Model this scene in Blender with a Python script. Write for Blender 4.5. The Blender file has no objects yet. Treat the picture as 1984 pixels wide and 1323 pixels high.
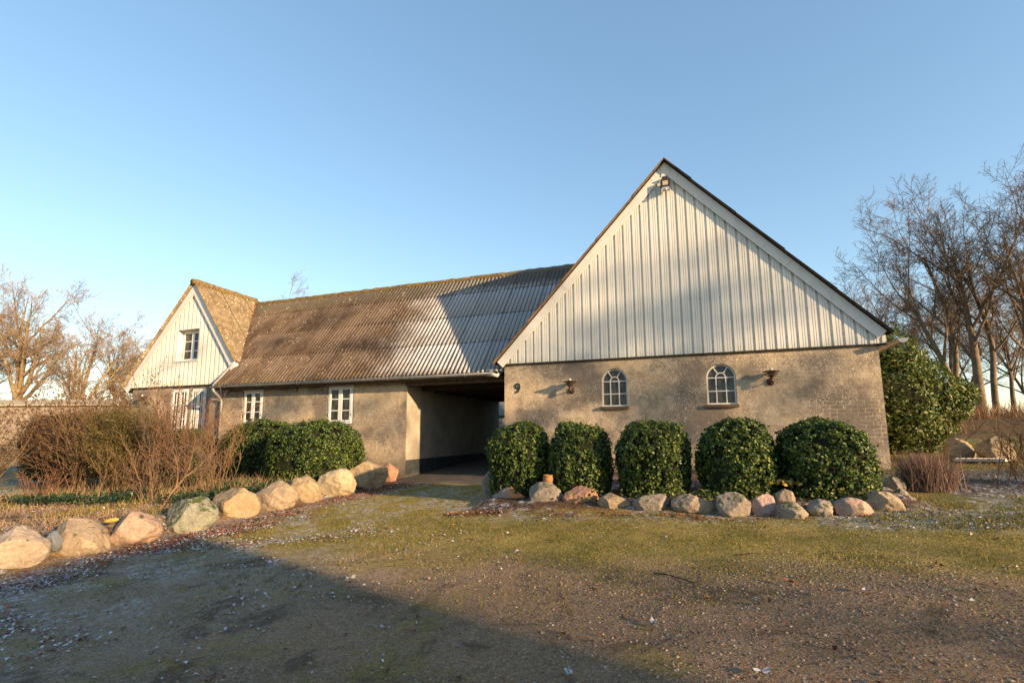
import bpy, bmesh, math, random
import numpy as np
from mathutils import Vector, Matrix, noise
from mathutils.geometry import tessellate_polygon

SC = bpy.context.scene
COL = SC.collection
R = math.radians

# ------------------------------------------------------------------ camera, sky, sun
YAW, PIT, ROLL = -.341, .135, -.005
cam_d = bpy.data.cameras.new('camera')
cam = bpy.data.objects.new('camera', cam_d); COL.objects.link(cam); SC.camera = cam
cam_d.sensor_width = 36; cam_d.lens = 36 * 953.274 / 1984; cam_d.shift_y = 49.571 / 1984
cam_d.clip_start = .05; cam_d.clip_end = 3000
F = Vector((math.sin(YAW) * math.cos(PIT), math.cos(YAW) * math.cos(PIT), math.sin(PIT)))
R0 = Vector((math.cos(YAW), -math.sin(YAW), 0)); U0 = R0.cross(F)
RX = math.cos(ROLL) * R0 + math.sin(ROLL) * U0
UX = -math.sin(ROLL) * R0 + math.cos(ROLL) * U0
cam.matrix_world = Matrix(((RX.x, UX.x, -F.x, 4.328), (RX.y, UX.y, -F.y, -11.624), (RX.z, UX.z, -F.z, .795), (0, 0, 0, 1)))

SUN = Vector((1, -.38, .247)).normalized()
w = bpy.data.worlds.new('World'); SC.world = w; w.use_nodes = True
nt = w.node_tree
sky = nt.nodes.new('ShaderNodeTexSky'); sky.sky_type = 'NISHITA'; sky.sun_disc = False
sky.sun_elevation = math.asin(SUN.z); sky.sun_rotation = math.atan2(SUN.x, SUN.y)
sky.air_density = 1.0; sky.dust_density = .35; sky.ozone_density = 1.2; sky.altitude = 0
def _w(typ, **k):
    n = nt.nodes.new(typ)
    for a, v in k.items(): n.inputs[a].default_value = v
    return n
_m1 = _w('ShaderNodeVectorMath'); _m1.operation = 'SCALE'; _m1.inputs['Scale'].default_value = .289
_g = _w('ShaderNodeGamma', Gamma=.70); _h = _w('ShaderNodeHueSaturation', Saturation=1.30)
_m2 = _w('ShaderNodeVectorMath'); _m2.operation = 'SCALE'; _m2.inputs['Scale'].default_value = 2.95
nt.links.new(sky.outputs[0], _m1.inputs[0]); nt.links.new(_m1.outputs[0], _g.inputs[0]); nt.links.new(_g.outputs[0], _h.inputs['Color'])
nt.links.new(_h.outputs[0], _m2.inputs[0]); nt.links.new(_m2.outputs[0], nt.nodes['Background'].inputs[0])
nt.nodes['Background'].inputs[1].default_value = .13
sd = bpy.data.lights.new('sun', 'SUN'); sd.energy = 4.9; sd.angle = R(.7); sd.color = (1, .69, .38)
so = bpy.data.objects.new('sun', sd); COL.objects.link(so)
so.rotation_euler = (-SUN).to_track_quat('-Z', 'Y').to_euler()
SC.view_settings.view_transform = 'Standard'; SC.view_settings.look = 'None'
SC.view_settings.exposure = 1.43; SC.view_settings.gamma = 1

rnd = random.Random(7)
nrg = np.random.default_rng(11)

# ------------------------------------------------------------------ helpers
def tag(o, label=None, cat=None, group=None, kind=None):
    if label: o['label'] = label
    if cat: o['category'] = cat
    if group: o['group'] = group
    if kind: o['kind'] = kind
    return o
def empty(name, loc, label=None, cat=None, group=None):
    o = bpy.data.objects.new(name, None); COL.objects.link(o); o.location = loc
    o.empty_display_size = .2
    return tag(o, label, cat, group)
def link(name, me, mats, parent=None, world=True):
    o = bpy.data.objects.new(name, me); COL.objects.link(o)
    for m in (mats if isinstance(mats, (list, tuple)) else [mats]): me.materials.append(m)
    if parent:
        o.parent = parent
        if world:                                   # mesh coordinates are world ones
            r = parent
            while r.parent: r = r.parent
            if parent.parent is None: o.location = -Vector(parent.location)
    return o
class MB:
    def __init__(s): s.v = []; s.f = []; s.m = []; s.mi = 0; s.sm = []
    def add(s, vs, fs, smooth=False):
        b = len(s.v); s.v += [tuple(q) for q in vs]
        for f in fs: s.f.append(tuple(i + b for i in f)); s.m.append(s.mi); s.sm.append(smooth)
    def box(s, x0, x1, y0, y1, z0, z1):
        s.add([(x0,y0,z0),(x1,y0,z0),(x1,y1,z0),(x0,y1,z0),(x0,y0,z1),(x1,y0,z1),(x1,y1,z1),(x0,y1,z1)],
              [(0,3,2,1),(4,5,6,7),(0,1,5,4),(1,2,6,5),(2,3,7,6),(3,0,4,7)])
    def bar(s, a, b, w, h, up=(0,0,1)):
        a = Vector(a); b = Vector(b); d = (b - a).normalized(); sd_ = d.cross(Vector(up)).normalized() * w / 2
        u = sd_.cross(d).normalized() * h / 2
        vs = [a-sd_-u, a+sd_-u, a+sd_+u, a-sd_+u, b-sd_-u, b+sd_-u, b+sd_+u, b-sd_+u]
        s.add(vs, [(0,1,2,3),(7,6,5,4),(0,4,5,1),(1,5,6,2),(2,6,7,3),(3,7,4,0)])
    def prism(s, poly, y0, y1):                      # poly in (x,z) extruded along y
        n = len(poly); vs = [(x, y0, z) for x, z in poly] + [(x, y1, z) for x, z in poly]
        s.add(vs, [tuple(range(n)), tuple(range(2*n-1, n-1, -1))] + [(i, i+n, (i+1) % n + n, (i+1) % n) for i in range(n)])
    def tube(s, pts, rs, n=8, cap=True, smooth=True):
        if not isinstance(rs, (list, tuple)): rs = [rs] * len(pts)
        pts = [Vector(p) for p in pts]; rings = []; ref = None
        for i, p in enumerate(pts):
            d = (pts[min(i+1, len(pts)-1)] - pts[max(i-1, 0)]).normalized()
            if ref is None: ref = d.orthogonal().normalized()
            else: ref = (ref - d * ref.dot(d)).normalized()
            c = d.cross(ref)
            rings.append([p + rs[i] * (math.cos(2*math.pi*k/n) * ref + math.sin(2*math.pi*k/n) * c) for k in range(n)])
        fs = []
        for i in range(len(pts) - 1):
            for k in range(n): fs.append((i*n+k, i*n+(k+1) % n, (i+1)*n+(k+1) % n, (i+1)*n+k))
        if cap: fs.append(tuple(range(n-1, -1, -1))); fs.append(tuple((len(pts)-1)*n+k for k in range(n)))
        s.add([q for r in rings for q in r], fs, smooth)
    def lathe(s, prof, c, axis='z', n=20, smooth=True):   # prof (r, h)
        vs = []; c = Vector(c)
        for r, h in prof:
            for k in range(n):
                a = 2*math.pi*k/n
                vs.append(c + (Vector((r*math.cos(a), r*math.sin(a), h)) if axis == 'z' else Vector((r*math.cos(a), h, r*math.sin(a)))))
        fs = [(i*n+k, i*n+(k+1) % n, (i+1)*n+(k+1) % n, (i+1)*n+k) for i in range(len(prof)-1) for k in range(n)]
        fs.append(tuple(range(n-1, -1, -1))); fs.append(tuple((len(prof)-1)*n+k for k in range(n)))
        s.add(vs, fs, smooth)
    def build(s, name, mats, parent=None):
        me = bpy.data.meshes.new(name); me.from_pydata(s.v, [], s.f)
        me.polygons.foreach_set('material_index', s.m); me.polygons.foreach_set('use_smooth', s.sm)
        bm = bmesh.new(); bm.from_mesh(me); bmesh.ops.recalc_face_normals(bm, faces=bm.faces); bm.to_mesh(me); bm.free()
        me.update(); return link(name, me, mats, parent)
def npmesh(name, V, Fc, mats, parent=None, smooth=False, mi=None, attr=None):
    """V (n,3), Fc (m,k)"""
    me = bpy.data.meshes.new(name); V = np.asarray(V, np.float32); Fc = np.asarray(Fc, np.int32); k = Fc.shape[1]
    me.vertices.add(len(V)); me.vertices.foreach_set('co', V.ravel())
    me.loops.add(Fc.size); me.loops.foreach_set('vertex_index', Fc.ravel())
    me.polygons.add(len(Fc)); me.polygons.foreach_set('loop_start', np.arange(0, Fc.size, k, dtype=np.int32))
    me.polygons.foreach_set('loop_total', np.full(len(Fc), k, np.int32))
    if smooth: me.polygons.foreach_set('use_smooth', np.ones(len(Fc), bool))
    if mi is not None: me.polygons.foreach_set('material_index', np.asarray(mi, np.int32))
    me.update(calc_edges=True); me.validate()
    return link(name, me, mats, parent)

# ------------------------------------------------------------------ materials
class NT:
    def __init__(s, name, rough=.8, spec=.3):
        s.m = bpy.data.materials.new(name); s.m.use_nodes = True; s.t = s.m.node_tree
        s.b = s.t.nodes['Principled BSDF']; s.b.inputs['Roughness'].default_value = rough
        s.b.inputs['Specular IOR Level'].default_value = spec
        s.geo = s.t.nodes.new('ShaderNodeNewGeometry'); s.P = s.geo.outputs['Position']
        s.tc = s.t.nodes.new('ShaderNodeTexCoord'); s.O = s.tc.outputs['Object']
    def n(s, typ, **k):
        nd = s.t.nodes.new(typ)
        for a, v in k.items(): setattr(nd, a, v)
        return nd
    def l(s, a, b): s.t.links.new(a, b)
    def setin(s, sock, v):
        if hasattr(v, 'links') or isinstance(v, bpy.types.NodeSocket): s.l(v, sock)
        elif isinstance(v, (tuple, list)) and len(v) == 3 and sock.type == 'RGBA': sock.default_value = (*v, 1)
        else: sock.default_value = v
    def noise(s, scale, detail=4, rough=.6, vec=None, dist=0, out=0):
        nd = s.n('ShaderNodeTexNoise'); s.l(vec if vec is not None else s.P, nd.inputs['Vector'])
        nd.inputs['Scale'].default_value = scale; nd.inputs['Detail'].default_value = detail
        nd.inputs['Roughness'].default_value = rough; nd.inputs['Distortion'].default_value = dist
        return nd.outputs[out]
    def vor(s, scale, feature='F1', vec=None, out='Distance', rnd_=1):
        nd = s.n('ShaderNodeTexVoronoi', feature=feature); s.l(vec if vec is not None else s.P, nd.inputs['Vector'])
        nd.inputs['Scale'].default_value = scale; nd.inputs['Randomness'].default_value = rnd_; return nd.outputs[out]
    def ramp(s, fac, stops, interp='LINEAR'):
        nd = s.n('ShaderNodeValToRGB'); s.setin(nd.inputs[0], fac); cr = nd.color_ramp; cr.interpolation = interp
        while len(cr.elements) < len(stops): cr.elements.new(.5)
        for e, (p, c) in zip(cr.elements, stops):
            e.position = p; e.color = (c, c, c, 1) if isinstance(c, (int, float)) else (*c, 1)
        return nd.outputs[0]
    def mix(s, fac, a, b, mode='MIX'):
        nd = s.n('ShaderNodeMix', data_type='RGBA', blend_type=mode)
        s.setin(nd.inputs[0], fac); s.setin(nd.inputs[6], a); s.setin(nd.inputs[7], b); return nd.outputs[2]
    def math(s, op, a, b=0., c=None, clamp=False):
        nd = s.n('ShaderNodeMath', operation=op, use_clamp=clamp); s.setin(nd.inputs[0], a); s.setin(nd.inputs[1], b)
        if c is not None: s.setin(nd.inputs[2], c)
        return nd.outputs[0]
    def map(s, v, a, b, c=0., d=1., smooth=True):
        nd = s.n('ShaderNodeMapRange', interpolation_type='SMOOTHSTEP' if smooth else 'LINEAR')
        for i, q in enumerate((v, a, b, c, d)): s.setin(nd.inputs[i], q)
        return nd.outputs[0]
    def xyz(s, vec=None):
        nd = s.n('ShaderNodeSeparateXYZ'); s.l(vec if vec is not None else s.P, nd.inputs[0]); return nd.outputs
    def comb(s, x, y, z=0.):
        nd = s.n('ShaderNodeCombineXYZ'); s.setin(nd.inputs[0], x); s.setin(nd.inputs[1], y); s.setin(nd.inputs[2], z); return nd.outputs[0]
    def bump(s, h, strength=.5, dist=.02, prev=None):
        nd = s.n('ShaderNodeBump'); nd.inputs['Strength'].default_value = strength; nd.inputs['Distance'].default_value = dist
        s.l(h, nd.inputs['Height'])
        if prev is not None: s.l(prev, nd.inputs['Normal'])
        s.l(nd.outputs[0], s.b.inputs['Normal']); return nd.outputs[0]
    def col(s, c): s.setin(s.b.inputs['Base Color'], c); return s
    def island(s): return s.geo.outputs['Random Per Island']

def simple(name, c, rough=.6, spec=.3, metal=0, var=.15, sc=8):
    t = NT(name, rough, spec); n = t.noise(sc, 5, .65)
    t.col(t.mix(t.map(n, .35, .7), c, tuple(q * (1 - var) for q in c)))
    t.b.inputs['Metallic'].default_value = metal; t.bump(t.noise(sc * 9, 3), .12, .004); return t.m

def wall_mat(name, mode):
    t = NT(name, .92, .15)
    x, y, z = t.xyz()
    n1 = t.noise(.9, 5, .6); n2 = t.noise(3.4, 6, .65, dist=.4); n3 = t.noise(14, 4, .6)
    c = t.mix(t.map(n1, .35, .66), (.43, .335, .23), (.29, .225, .16))
    c = t.mix(t.map(n2, .43, .62, 0, .75), c, (.21, .16, .115))
    c = t.mix(t.map(n3, .42, .66, 0, .45), c, (.50, .40, .27))
    # large soft dark patches
    st = t.map(t.noise(.75, 3, .55, vec=t.comb(t.math('ADD', x, 17.3), y, t.math('MULTIPLY', z, 1.3))), .45, .58, 0, .78)
    c = t.mix(st, c, (.125, .105, .09))
    u = t.math('ADD', x, y)
    br = t.n('ShaderNodeTexBrick'); t.l(t.comb(t.math('ADD', u, t.math('MULTIPLY', t.noise(4, 2), .02)), t.math('ADD', z, t.math('MULTIPLY', t.noise(2.5, 2), .03))), br.inputs['Vector'])
    br.inputs['Scale'].default_value = 1; br.inputs['Brick Width'].default_value = .24; br.inputs['Row Height'].default_value = .080
    br.inputs['Mortar Size'].default_value = .0075; br.inputs['Mortar Smooth'].default_value = .6; br.inputs['Bias'].default_value = 0
    br.inputs['Color1'].default_value = (.3, .3, .3, 1); br.inputs['Color2'].default_value = (.7, .7, .7, 1); br.inputs['Mortar'].default_value = (.5, .5, .5, 1)
    mortar = br.outputs['Fac']
    if mode == 'gable':
        bm_ = t.math('MULTIPLY', t.map(x, 4.9, 6.6), t.map(t.noise(1.3, 3), .36, .58))
        bm_ = t.math('MAXIMUM', bm_, t.map(t.noise(1.1, 2), .62, .72, 0, .5))
    elif mode == 'mid': bm_ = t.map(t.noise(1.0, 3), .40, .66, .05, .6)
    else: bm_ = t.map(t.noise(1.0, 3), .3, .6, .1, .7)
    bf = t.math('MULTIPLY', mortar, bm_)
    c = t.mix(t.math('MULTIPLY', bf, t.map(t.noise(2.3, 4, .7, vec=t.comb(x, y, t.math('ADD', z, 5.))), .38, .58, .12, .85)), c, (.58, .48, .35))
    c = t.mix(t.math('MULTIPLY', bm_, .22), c, br.outputs['Color'], 'OVERLAY')
    # pale lichen specks gathered in clouds
    sp = t.map(t.vor(30), .34, .2); cl = t.map(t.noise(1.5, 4, .65, vec=t.comb(t.math('ADD', x, 4.1), y, z)), .42, .56)
    sp2 = t.map(t.vor(60), .32, .18)
    c = t.mix(t.math('MULTIPLY', t.math('MULTIPLY', sp, cl), .75), c, (.70, .60, .46))
    c = t.mix(t.math('MULTIPLY', t.math('MULTIPLY', sp2, cl), .5), c, (.62, .54, .42))
    # scars and patches of lime
    c = t.mix(t.map(t.noise(5.5, 6, .75, vec=t.comb(t.math('ADD', x, 9), y, z)), .66, .72, 0, .5), c, (.60, .51, .40))
    # damp foot
    foot = t.map(t.math('ADD', z, t.math('MULTIPLY', t.noise(3, 4), .3)), .5 if mode != 'gable' else .42, .05, 0, .6)
    c = t.mix(foot, c, (.13, .11, .09))
    t.col(c)
    b = t.bump(t.noise(28, 6, .7), .8, .014)
    b = t.bump(t.math('MULTIPLY', bf, -1), .8, .009, b); t.bump(t.noise(2.2, 3), .5, .05, b)
    return t.m
M = {}
M['wall_g'] = wall_mat('rendered_brick_gable', 'gable'); M['wall_m'] = wall_mat('rendered_brick_long', 'mid'); M['wall_w'] = wall_mat('rendered_brick_west', 'west')

def passage_mat():
    t = NT('passage_render', .9, .15); x, y, z = t.xyz()
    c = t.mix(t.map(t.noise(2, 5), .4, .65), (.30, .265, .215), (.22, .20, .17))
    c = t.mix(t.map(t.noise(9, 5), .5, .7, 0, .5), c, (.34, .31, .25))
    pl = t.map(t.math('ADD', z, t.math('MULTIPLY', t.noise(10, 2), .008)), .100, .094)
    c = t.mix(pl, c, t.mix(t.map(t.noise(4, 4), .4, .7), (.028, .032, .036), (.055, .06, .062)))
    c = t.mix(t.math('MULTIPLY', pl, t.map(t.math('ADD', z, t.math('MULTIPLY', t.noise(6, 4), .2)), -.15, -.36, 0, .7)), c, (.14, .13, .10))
    t.col(c); t.bump(t.noise(24, 5, .7), .5, .01); return t.m
M['passage'] = passage_mat()

def siding_mat():
    t = NT('white_steel_siding', .42, .4); x, y, z = t.xyz()
    c = t.mix(t.map(t.noise(1.2, 4, vec=t.comb(t.math('MULTIPLY', x, 4), y, t.math('MULTIPLY', z, .4))), .4, .7), (.60, .59, .55), (.54, .53, .49))
    c = t.mix(t.map(t.noise(3, 6, .75, vec=t.comb(t.math('MULTIPLY', x, 7), y, t.math('MULTIPLY', z, .35))), .58, .74, 0, .3), c, (.40, .39, .35))
    c = t.mix(t.map(t.noise(.8, 5, .6), .44, .62, 0, .30), c, (.40, .41, .40))
    c = t.mix(t.map(t.math('ADD', z, t.math('MULTIPLY', t.noise(6, 4), .35)), 2.95, 2.7, 0, .35), c, (.36, .36, .31))
    t.col(c); t.bump(t.noise(3, 2), .08, .02); return t.m
M['siding'] = siding_mat()
M['board'] = simple('white_board_paint', (.58, .57, .54), .5, .35, var=.10, sc=5)
M['white'] = simple('white_window_paint', (.66, .65, .62), .45, .4, var=.08, sc=9)
M['iron'] = simple('pale_iron_paint', (.62, .60, .57), .5, .35, var=.14, sc=14)
M['zinc'] = simple('weathered_zinc', (.33, .34, .34), .45, .5, metal=.55, var=.35, sc=5)
M['screw'] = simple('screw', (.30, .29, .27), .5)
M['dark'] = simple('dark_timber', (.035, .028, .022), .85, .2, var=.4)
M['brown'] = simple('brown_timber', (.115, .075, .048), .85, .2, var=.45, sc=6)
M['black'] = simple('black_paint', (.018, .018, .02), .5, .4)
M['copper'] = simple('rusty_copper', (.085, .052, .036), .55, .4, metal=.4, var=.5, sc=20)
M['lampwhite'] = simple('opal_globe', (.6, .58, .52), .3, .5)
M['rust'] = simple('rust_red_tile', (.27, .085, .04), .8, .2, var=.4, sc=12)
M['terracotta'] = simple('terracotta', (.33, .165, .075), .8, .2, var=.25, sc=15)
M['room_shade'] = simple('unlit_room_stand_in', (.03, .028, .026), .9)  # near black, stands in for unlit rooms
M['curtain'] = simple('net_curtain', (.20, .19, .17), .9, .1, var=.3, sc=10)
M['yellow'] = simple('faded_yellow', (.42, .25, .05), .6, .3, var=.2)
M['sensor'] = simple('sensor_grey', (.35, .36, .36), .5)
def glass_mat():
    t = NT('window_glass', .06, .5); t.col(t.mix(t.map(t.noise(9, 4, .7, vec=t.comb(t.xyz()[0], 0., t.math('MULTIPLY', t.xyz()[2], .3))), .4, .65), (.012, .013, .015), (.075, .062, .05))); t.b.inputs['Roughness'].default_value = .04
    t.b.inputs['IOR'].default_value = 1.38; t.bump(t.noise(2.5, 2), .12, .03)
    return t.m
M['glass'] = glass_mat()
def lens_mat():
    t = NT('floodlight_glass', .25, .5); t.col((.42, .32, .2)); return t.m
M['lens'] = lens_mat()

def roof_mat(kind):
    t = NT('corrugated_fibre_cement_' + kind, .82, .25); x, y, z = t.xyz()
    isl = t.island()
    n1 = t.noise(.8, 5, .65); n2 = t.noise(5, 6, .7); n3 = t.noise(22, 4, .7)
    if kind == 'mid':
        grey = t.mix(t.map(n3, .35, .7), (.42, .43, .455), (.28, .29, .315))
        brown = t.mix(t.map(n2, .38, .66), (.078, .050, .032), (.036, .025, .018))
        brown = t.mix(t.map(n1, .5, .68, 0, .6), brown, (.13, .092, .066))
        # age line: mossy brown sheets to the left, cleaner grey ones to the right; brown foot of every sheet row
        k = t.map(t.math('ADD', x, t.math('MULTIPLY', t.math('SUBTRACT', t.noise(1.6, 5, .7), .5), 3.4)), -4.6, -2.3)
        k = t.math('MULTIPLY', k, t.math('SUBTRACT', 1., t.math('MULTIPLY', t.map(t.math('ADD', z, t.math('MULTIPLY', n2, .35)), 2.85, 2.45), t.map(x, -.9, -1.7))))
        c = t.mix(k, brown, grey)
        # paler crests, in patches
        cr = t.map(t.math('COSINE', t.math('MULTIPLY', t.math('ADD', x, 12.2), 2 * math.pi / .1313)), .1, .85)
        crm = t.math('MULTIPLY', cr, t.map(t.noise(1.1, 5, .6, vec=t.comb(t.math('MULTIPLY', x, 1.4), t.math('MULTIPLY', y, .7), 3.)), .38, .60, .1, .85))
        c = t.mix(t.math('MULTIPLY', crm, t.math('SUBTRACT', .75, t.math('MULTIPLY', k, .4))), c, (.235, .19, .16))
        top = t.map(t.math('ADD', z, t.math('MULTIPLY', t.math('SUBTRACT', t.noise(7, 4, .7, vec=t.comb(t.math('MULTIPLY', x, 3), y, 0.)), .5), .9)), 5.35, 5.65)
        c = t.mix(t.math('MULTIPLY', top, .8), c, (.065, .058, .045))
        moss = t.math('MULTIPLY', t.map(t.noise(2.6, 6, .75), .57, .68), t.map(x, -2.2, -4.5))
        c = t.mix(t.math('MULTIPLY', moss, .6), c, (.16, .125, .035))
        c = t.mix(t.math('MULTIPLY', t.math('MULTIPLY', t.map(t.vor(13), .24, .14), t.map(t.noise(1.7, 4), .45, .6)), t.math('SUBTRACT', 1., t.math('MULTIPLY', k, .85))), c, (.47, .42, .33))
    else:
        c = t.mix(t.map(n2, .38, .66), (.19, .145, .095), (.10, .077, .047))
        c = t.mix(t.map(t.noise(2.2, 6, .75), .52, .66, 0, .8), c, (.17, .125, .045))
        c = t.mix(t.math('MULTIPLY', t.map(t.vor(12), .30, .16), t.map(t.noise(2.4, 4), .38, .55)), c, (.44, .40, .33))
        c = t.mix(t.map(t.noise(7, 5, .75), .62, .7, 0, .7), c, (.07, .055, .03))
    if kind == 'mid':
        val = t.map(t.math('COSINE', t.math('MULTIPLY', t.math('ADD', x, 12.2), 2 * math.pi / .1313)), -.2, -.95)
        c = t.mix(t.math('MULTIPLY', val, .75), c, (.055, .048, .045))  # valleys darkened: shade between the waves put into the colour
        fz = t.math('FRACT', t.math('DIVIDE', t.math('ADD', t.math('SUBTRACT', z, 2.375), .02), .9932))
        lap = t.math('MAXIMUM', t.map(fz, .045, .02), t.map(fz, .985, 1.0, 0, .4))  # laps and joints: dirt and the shadow of the gaps, both painted
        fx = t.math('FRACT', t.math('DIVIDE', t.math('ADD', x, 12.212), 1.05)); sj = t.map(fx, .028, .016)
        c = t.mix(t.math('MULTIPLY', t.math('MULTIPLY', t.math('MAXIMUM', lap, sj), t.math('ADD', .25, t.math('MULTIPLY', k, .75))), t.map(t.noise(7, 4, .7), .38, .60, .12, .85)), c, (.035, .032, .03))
    c = t.mix(.10, c, t.ramp(isl, [(0, .2), (1, .8)]), 'OVERLAY')
    t.col(c); t.bump(t.math('ADD', n3, t.math('MULTIPLY', t.noise(60, 3), .5)), .4, .01); return t.m
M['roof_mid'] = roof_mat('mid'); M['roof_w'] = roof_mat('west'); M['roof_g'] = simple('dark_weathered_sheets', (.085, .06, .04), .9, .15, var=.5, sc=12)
def ridge_mat():
    t = NT('mossy_ridge', .95, .1)
    c = t.mix(t.map(t.noise(9, 5, .7), .4, .6), (.22, .145, .05), (.10, .075, .04))
    c = t.mix(t.map(t.noise(18, 4), .58, .7, 0, .8), c, (.36, .33, .27))
    x, y, z = t.xyz(); c = t.mix(t.map(x, -1.8, -.2, 0, .75), c, (.16, .155, .14))
    t.col(c); t.bump(t.noise(16, 5, .7), 1, .05); return t.m
M['ridge'] = ridge_mat()
def flash_mat():
    t = NT('lead_flashing', .6, .4); t.col(t.mix(t.map(t.noise(7, 4), .4, .65), (.34, .34, .34), (.22, .21, .21))); return t.m
M['lead'] = flash_mat()

# ------------------------------------------------------------------ ground
def sst(a, b, x):
    t = np.clip((x - a) / (b - a), 0, 1); return t * t * (3 - 2 * t)
def gz(x, y):
    x = np.asarray(x, float); y = np.asarray(y, float)
    xs = np.clip(x, -11, 16); ys = np.clip(y, -16, 4)
    z = -.27 + .045 * xs + .045 * ys
    z = z + sst(-20, -42, x) * .75
    # raised bed behind the left stone row, with a soft shoulder
    z = z + .17 * sst(-3.0, -3.55, x) * sst(.4, -.6, y) * sst(-13, -10, x)
    z = z + .12 * sst(-3.0, -3.55, x) * sst(-4, -7, y)
    # planting bed in front of the gable wall
    z = z + .10 * sst(.75, 1.15, x) * sst(7.25, 6.9, x) * sst(-4.35, -4.0, y - .25 * np.clip(1.9 - x, 0, 1)) * sst(.2, -.1, y)
    # earth banks and the tree bank at the right rear
    q = x + .0 * y
    z = z + .22 * sst(8.5, 10.5, x) * np.exp(-((y - 10.2 + .12 * (x - 14)) / .7) ** 2)
    z = z + sst(6, 9, x) * sst(13.2, 16.5, y + .1 * (x - 14)) * .72
    z = z + sst(40, 90, y) * .8
    return z
def gz1(x, y): return float(gz(x, y))
def lines(lo, hi, f0, f1, fine, grow):
    a = list(np.arange(f0, f1 + 1e-6, fine)); s = fine
    while a[-1] < hi: s *= grow; a.append(a[-1] + s)
    s = fine
    while a[0] > lo: s *= grow; a.insert(0, a[0] - s)
    return np.array(a)
gx = lines(-900, 900, -14, 16, .13, 1.13); gy = lines(-120, 1200, -13, 8, .13, 1.13)
GX, GY = np.meshgrid(gx, gy); GZ = gz(GX, GY)
ff = [(.35, .030), (.9, .016), (2.3, .007)]
mask = (np.abs(GX) < 20) & (GY > -16) & (GY < 24)
bump_ = np.zeros_like(GZ)
for i, j in zip(*np.nonzero(mask)):
    p = (GX[i, j], GY[i, j], 0)
    bump_[i, j] = sum(a * noise.noise((p[0] * f, p[1] * f, 3.3)) for f, a in ff)
fade = sst(-3.4, -3.0, GX) * sst(-.2, .2, GX) 
GZ = GZ + bump_ * 1.0
nx, ny = len(gx), len(gy)
def gz(x, y):                                        # height of the finished ground sheet
    x = np.asarray(x, float); y = np.asarray(y, float)
    i = np.clip(np.searchsorted(gx, x) - 1, 0, nx - 2); j = np.clip(np.searchsorted(gy, y) - 1, 0, ny - 2)
    u = (x - gx[i]) / (gx[i+1] - gx[i]); v = (y - gy[j]) / (gy[j+1] - gy[j])
    return GZ[j, i] * (1-u) * (1-v) + GZ[j, i+1] * u * (1-v) + GZ[j+1, i] * (1-u) * v + GZ[j+1, i+1] * u * v
idx = np.arange(nx * ny).reshape(ny, nx)
quads = np.stack([idx[:-1, :-1], idx[:-1, 1:], idx[1:, 1:], idx[1:, :-1]], -1).reshape(-1, 4)

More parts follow.
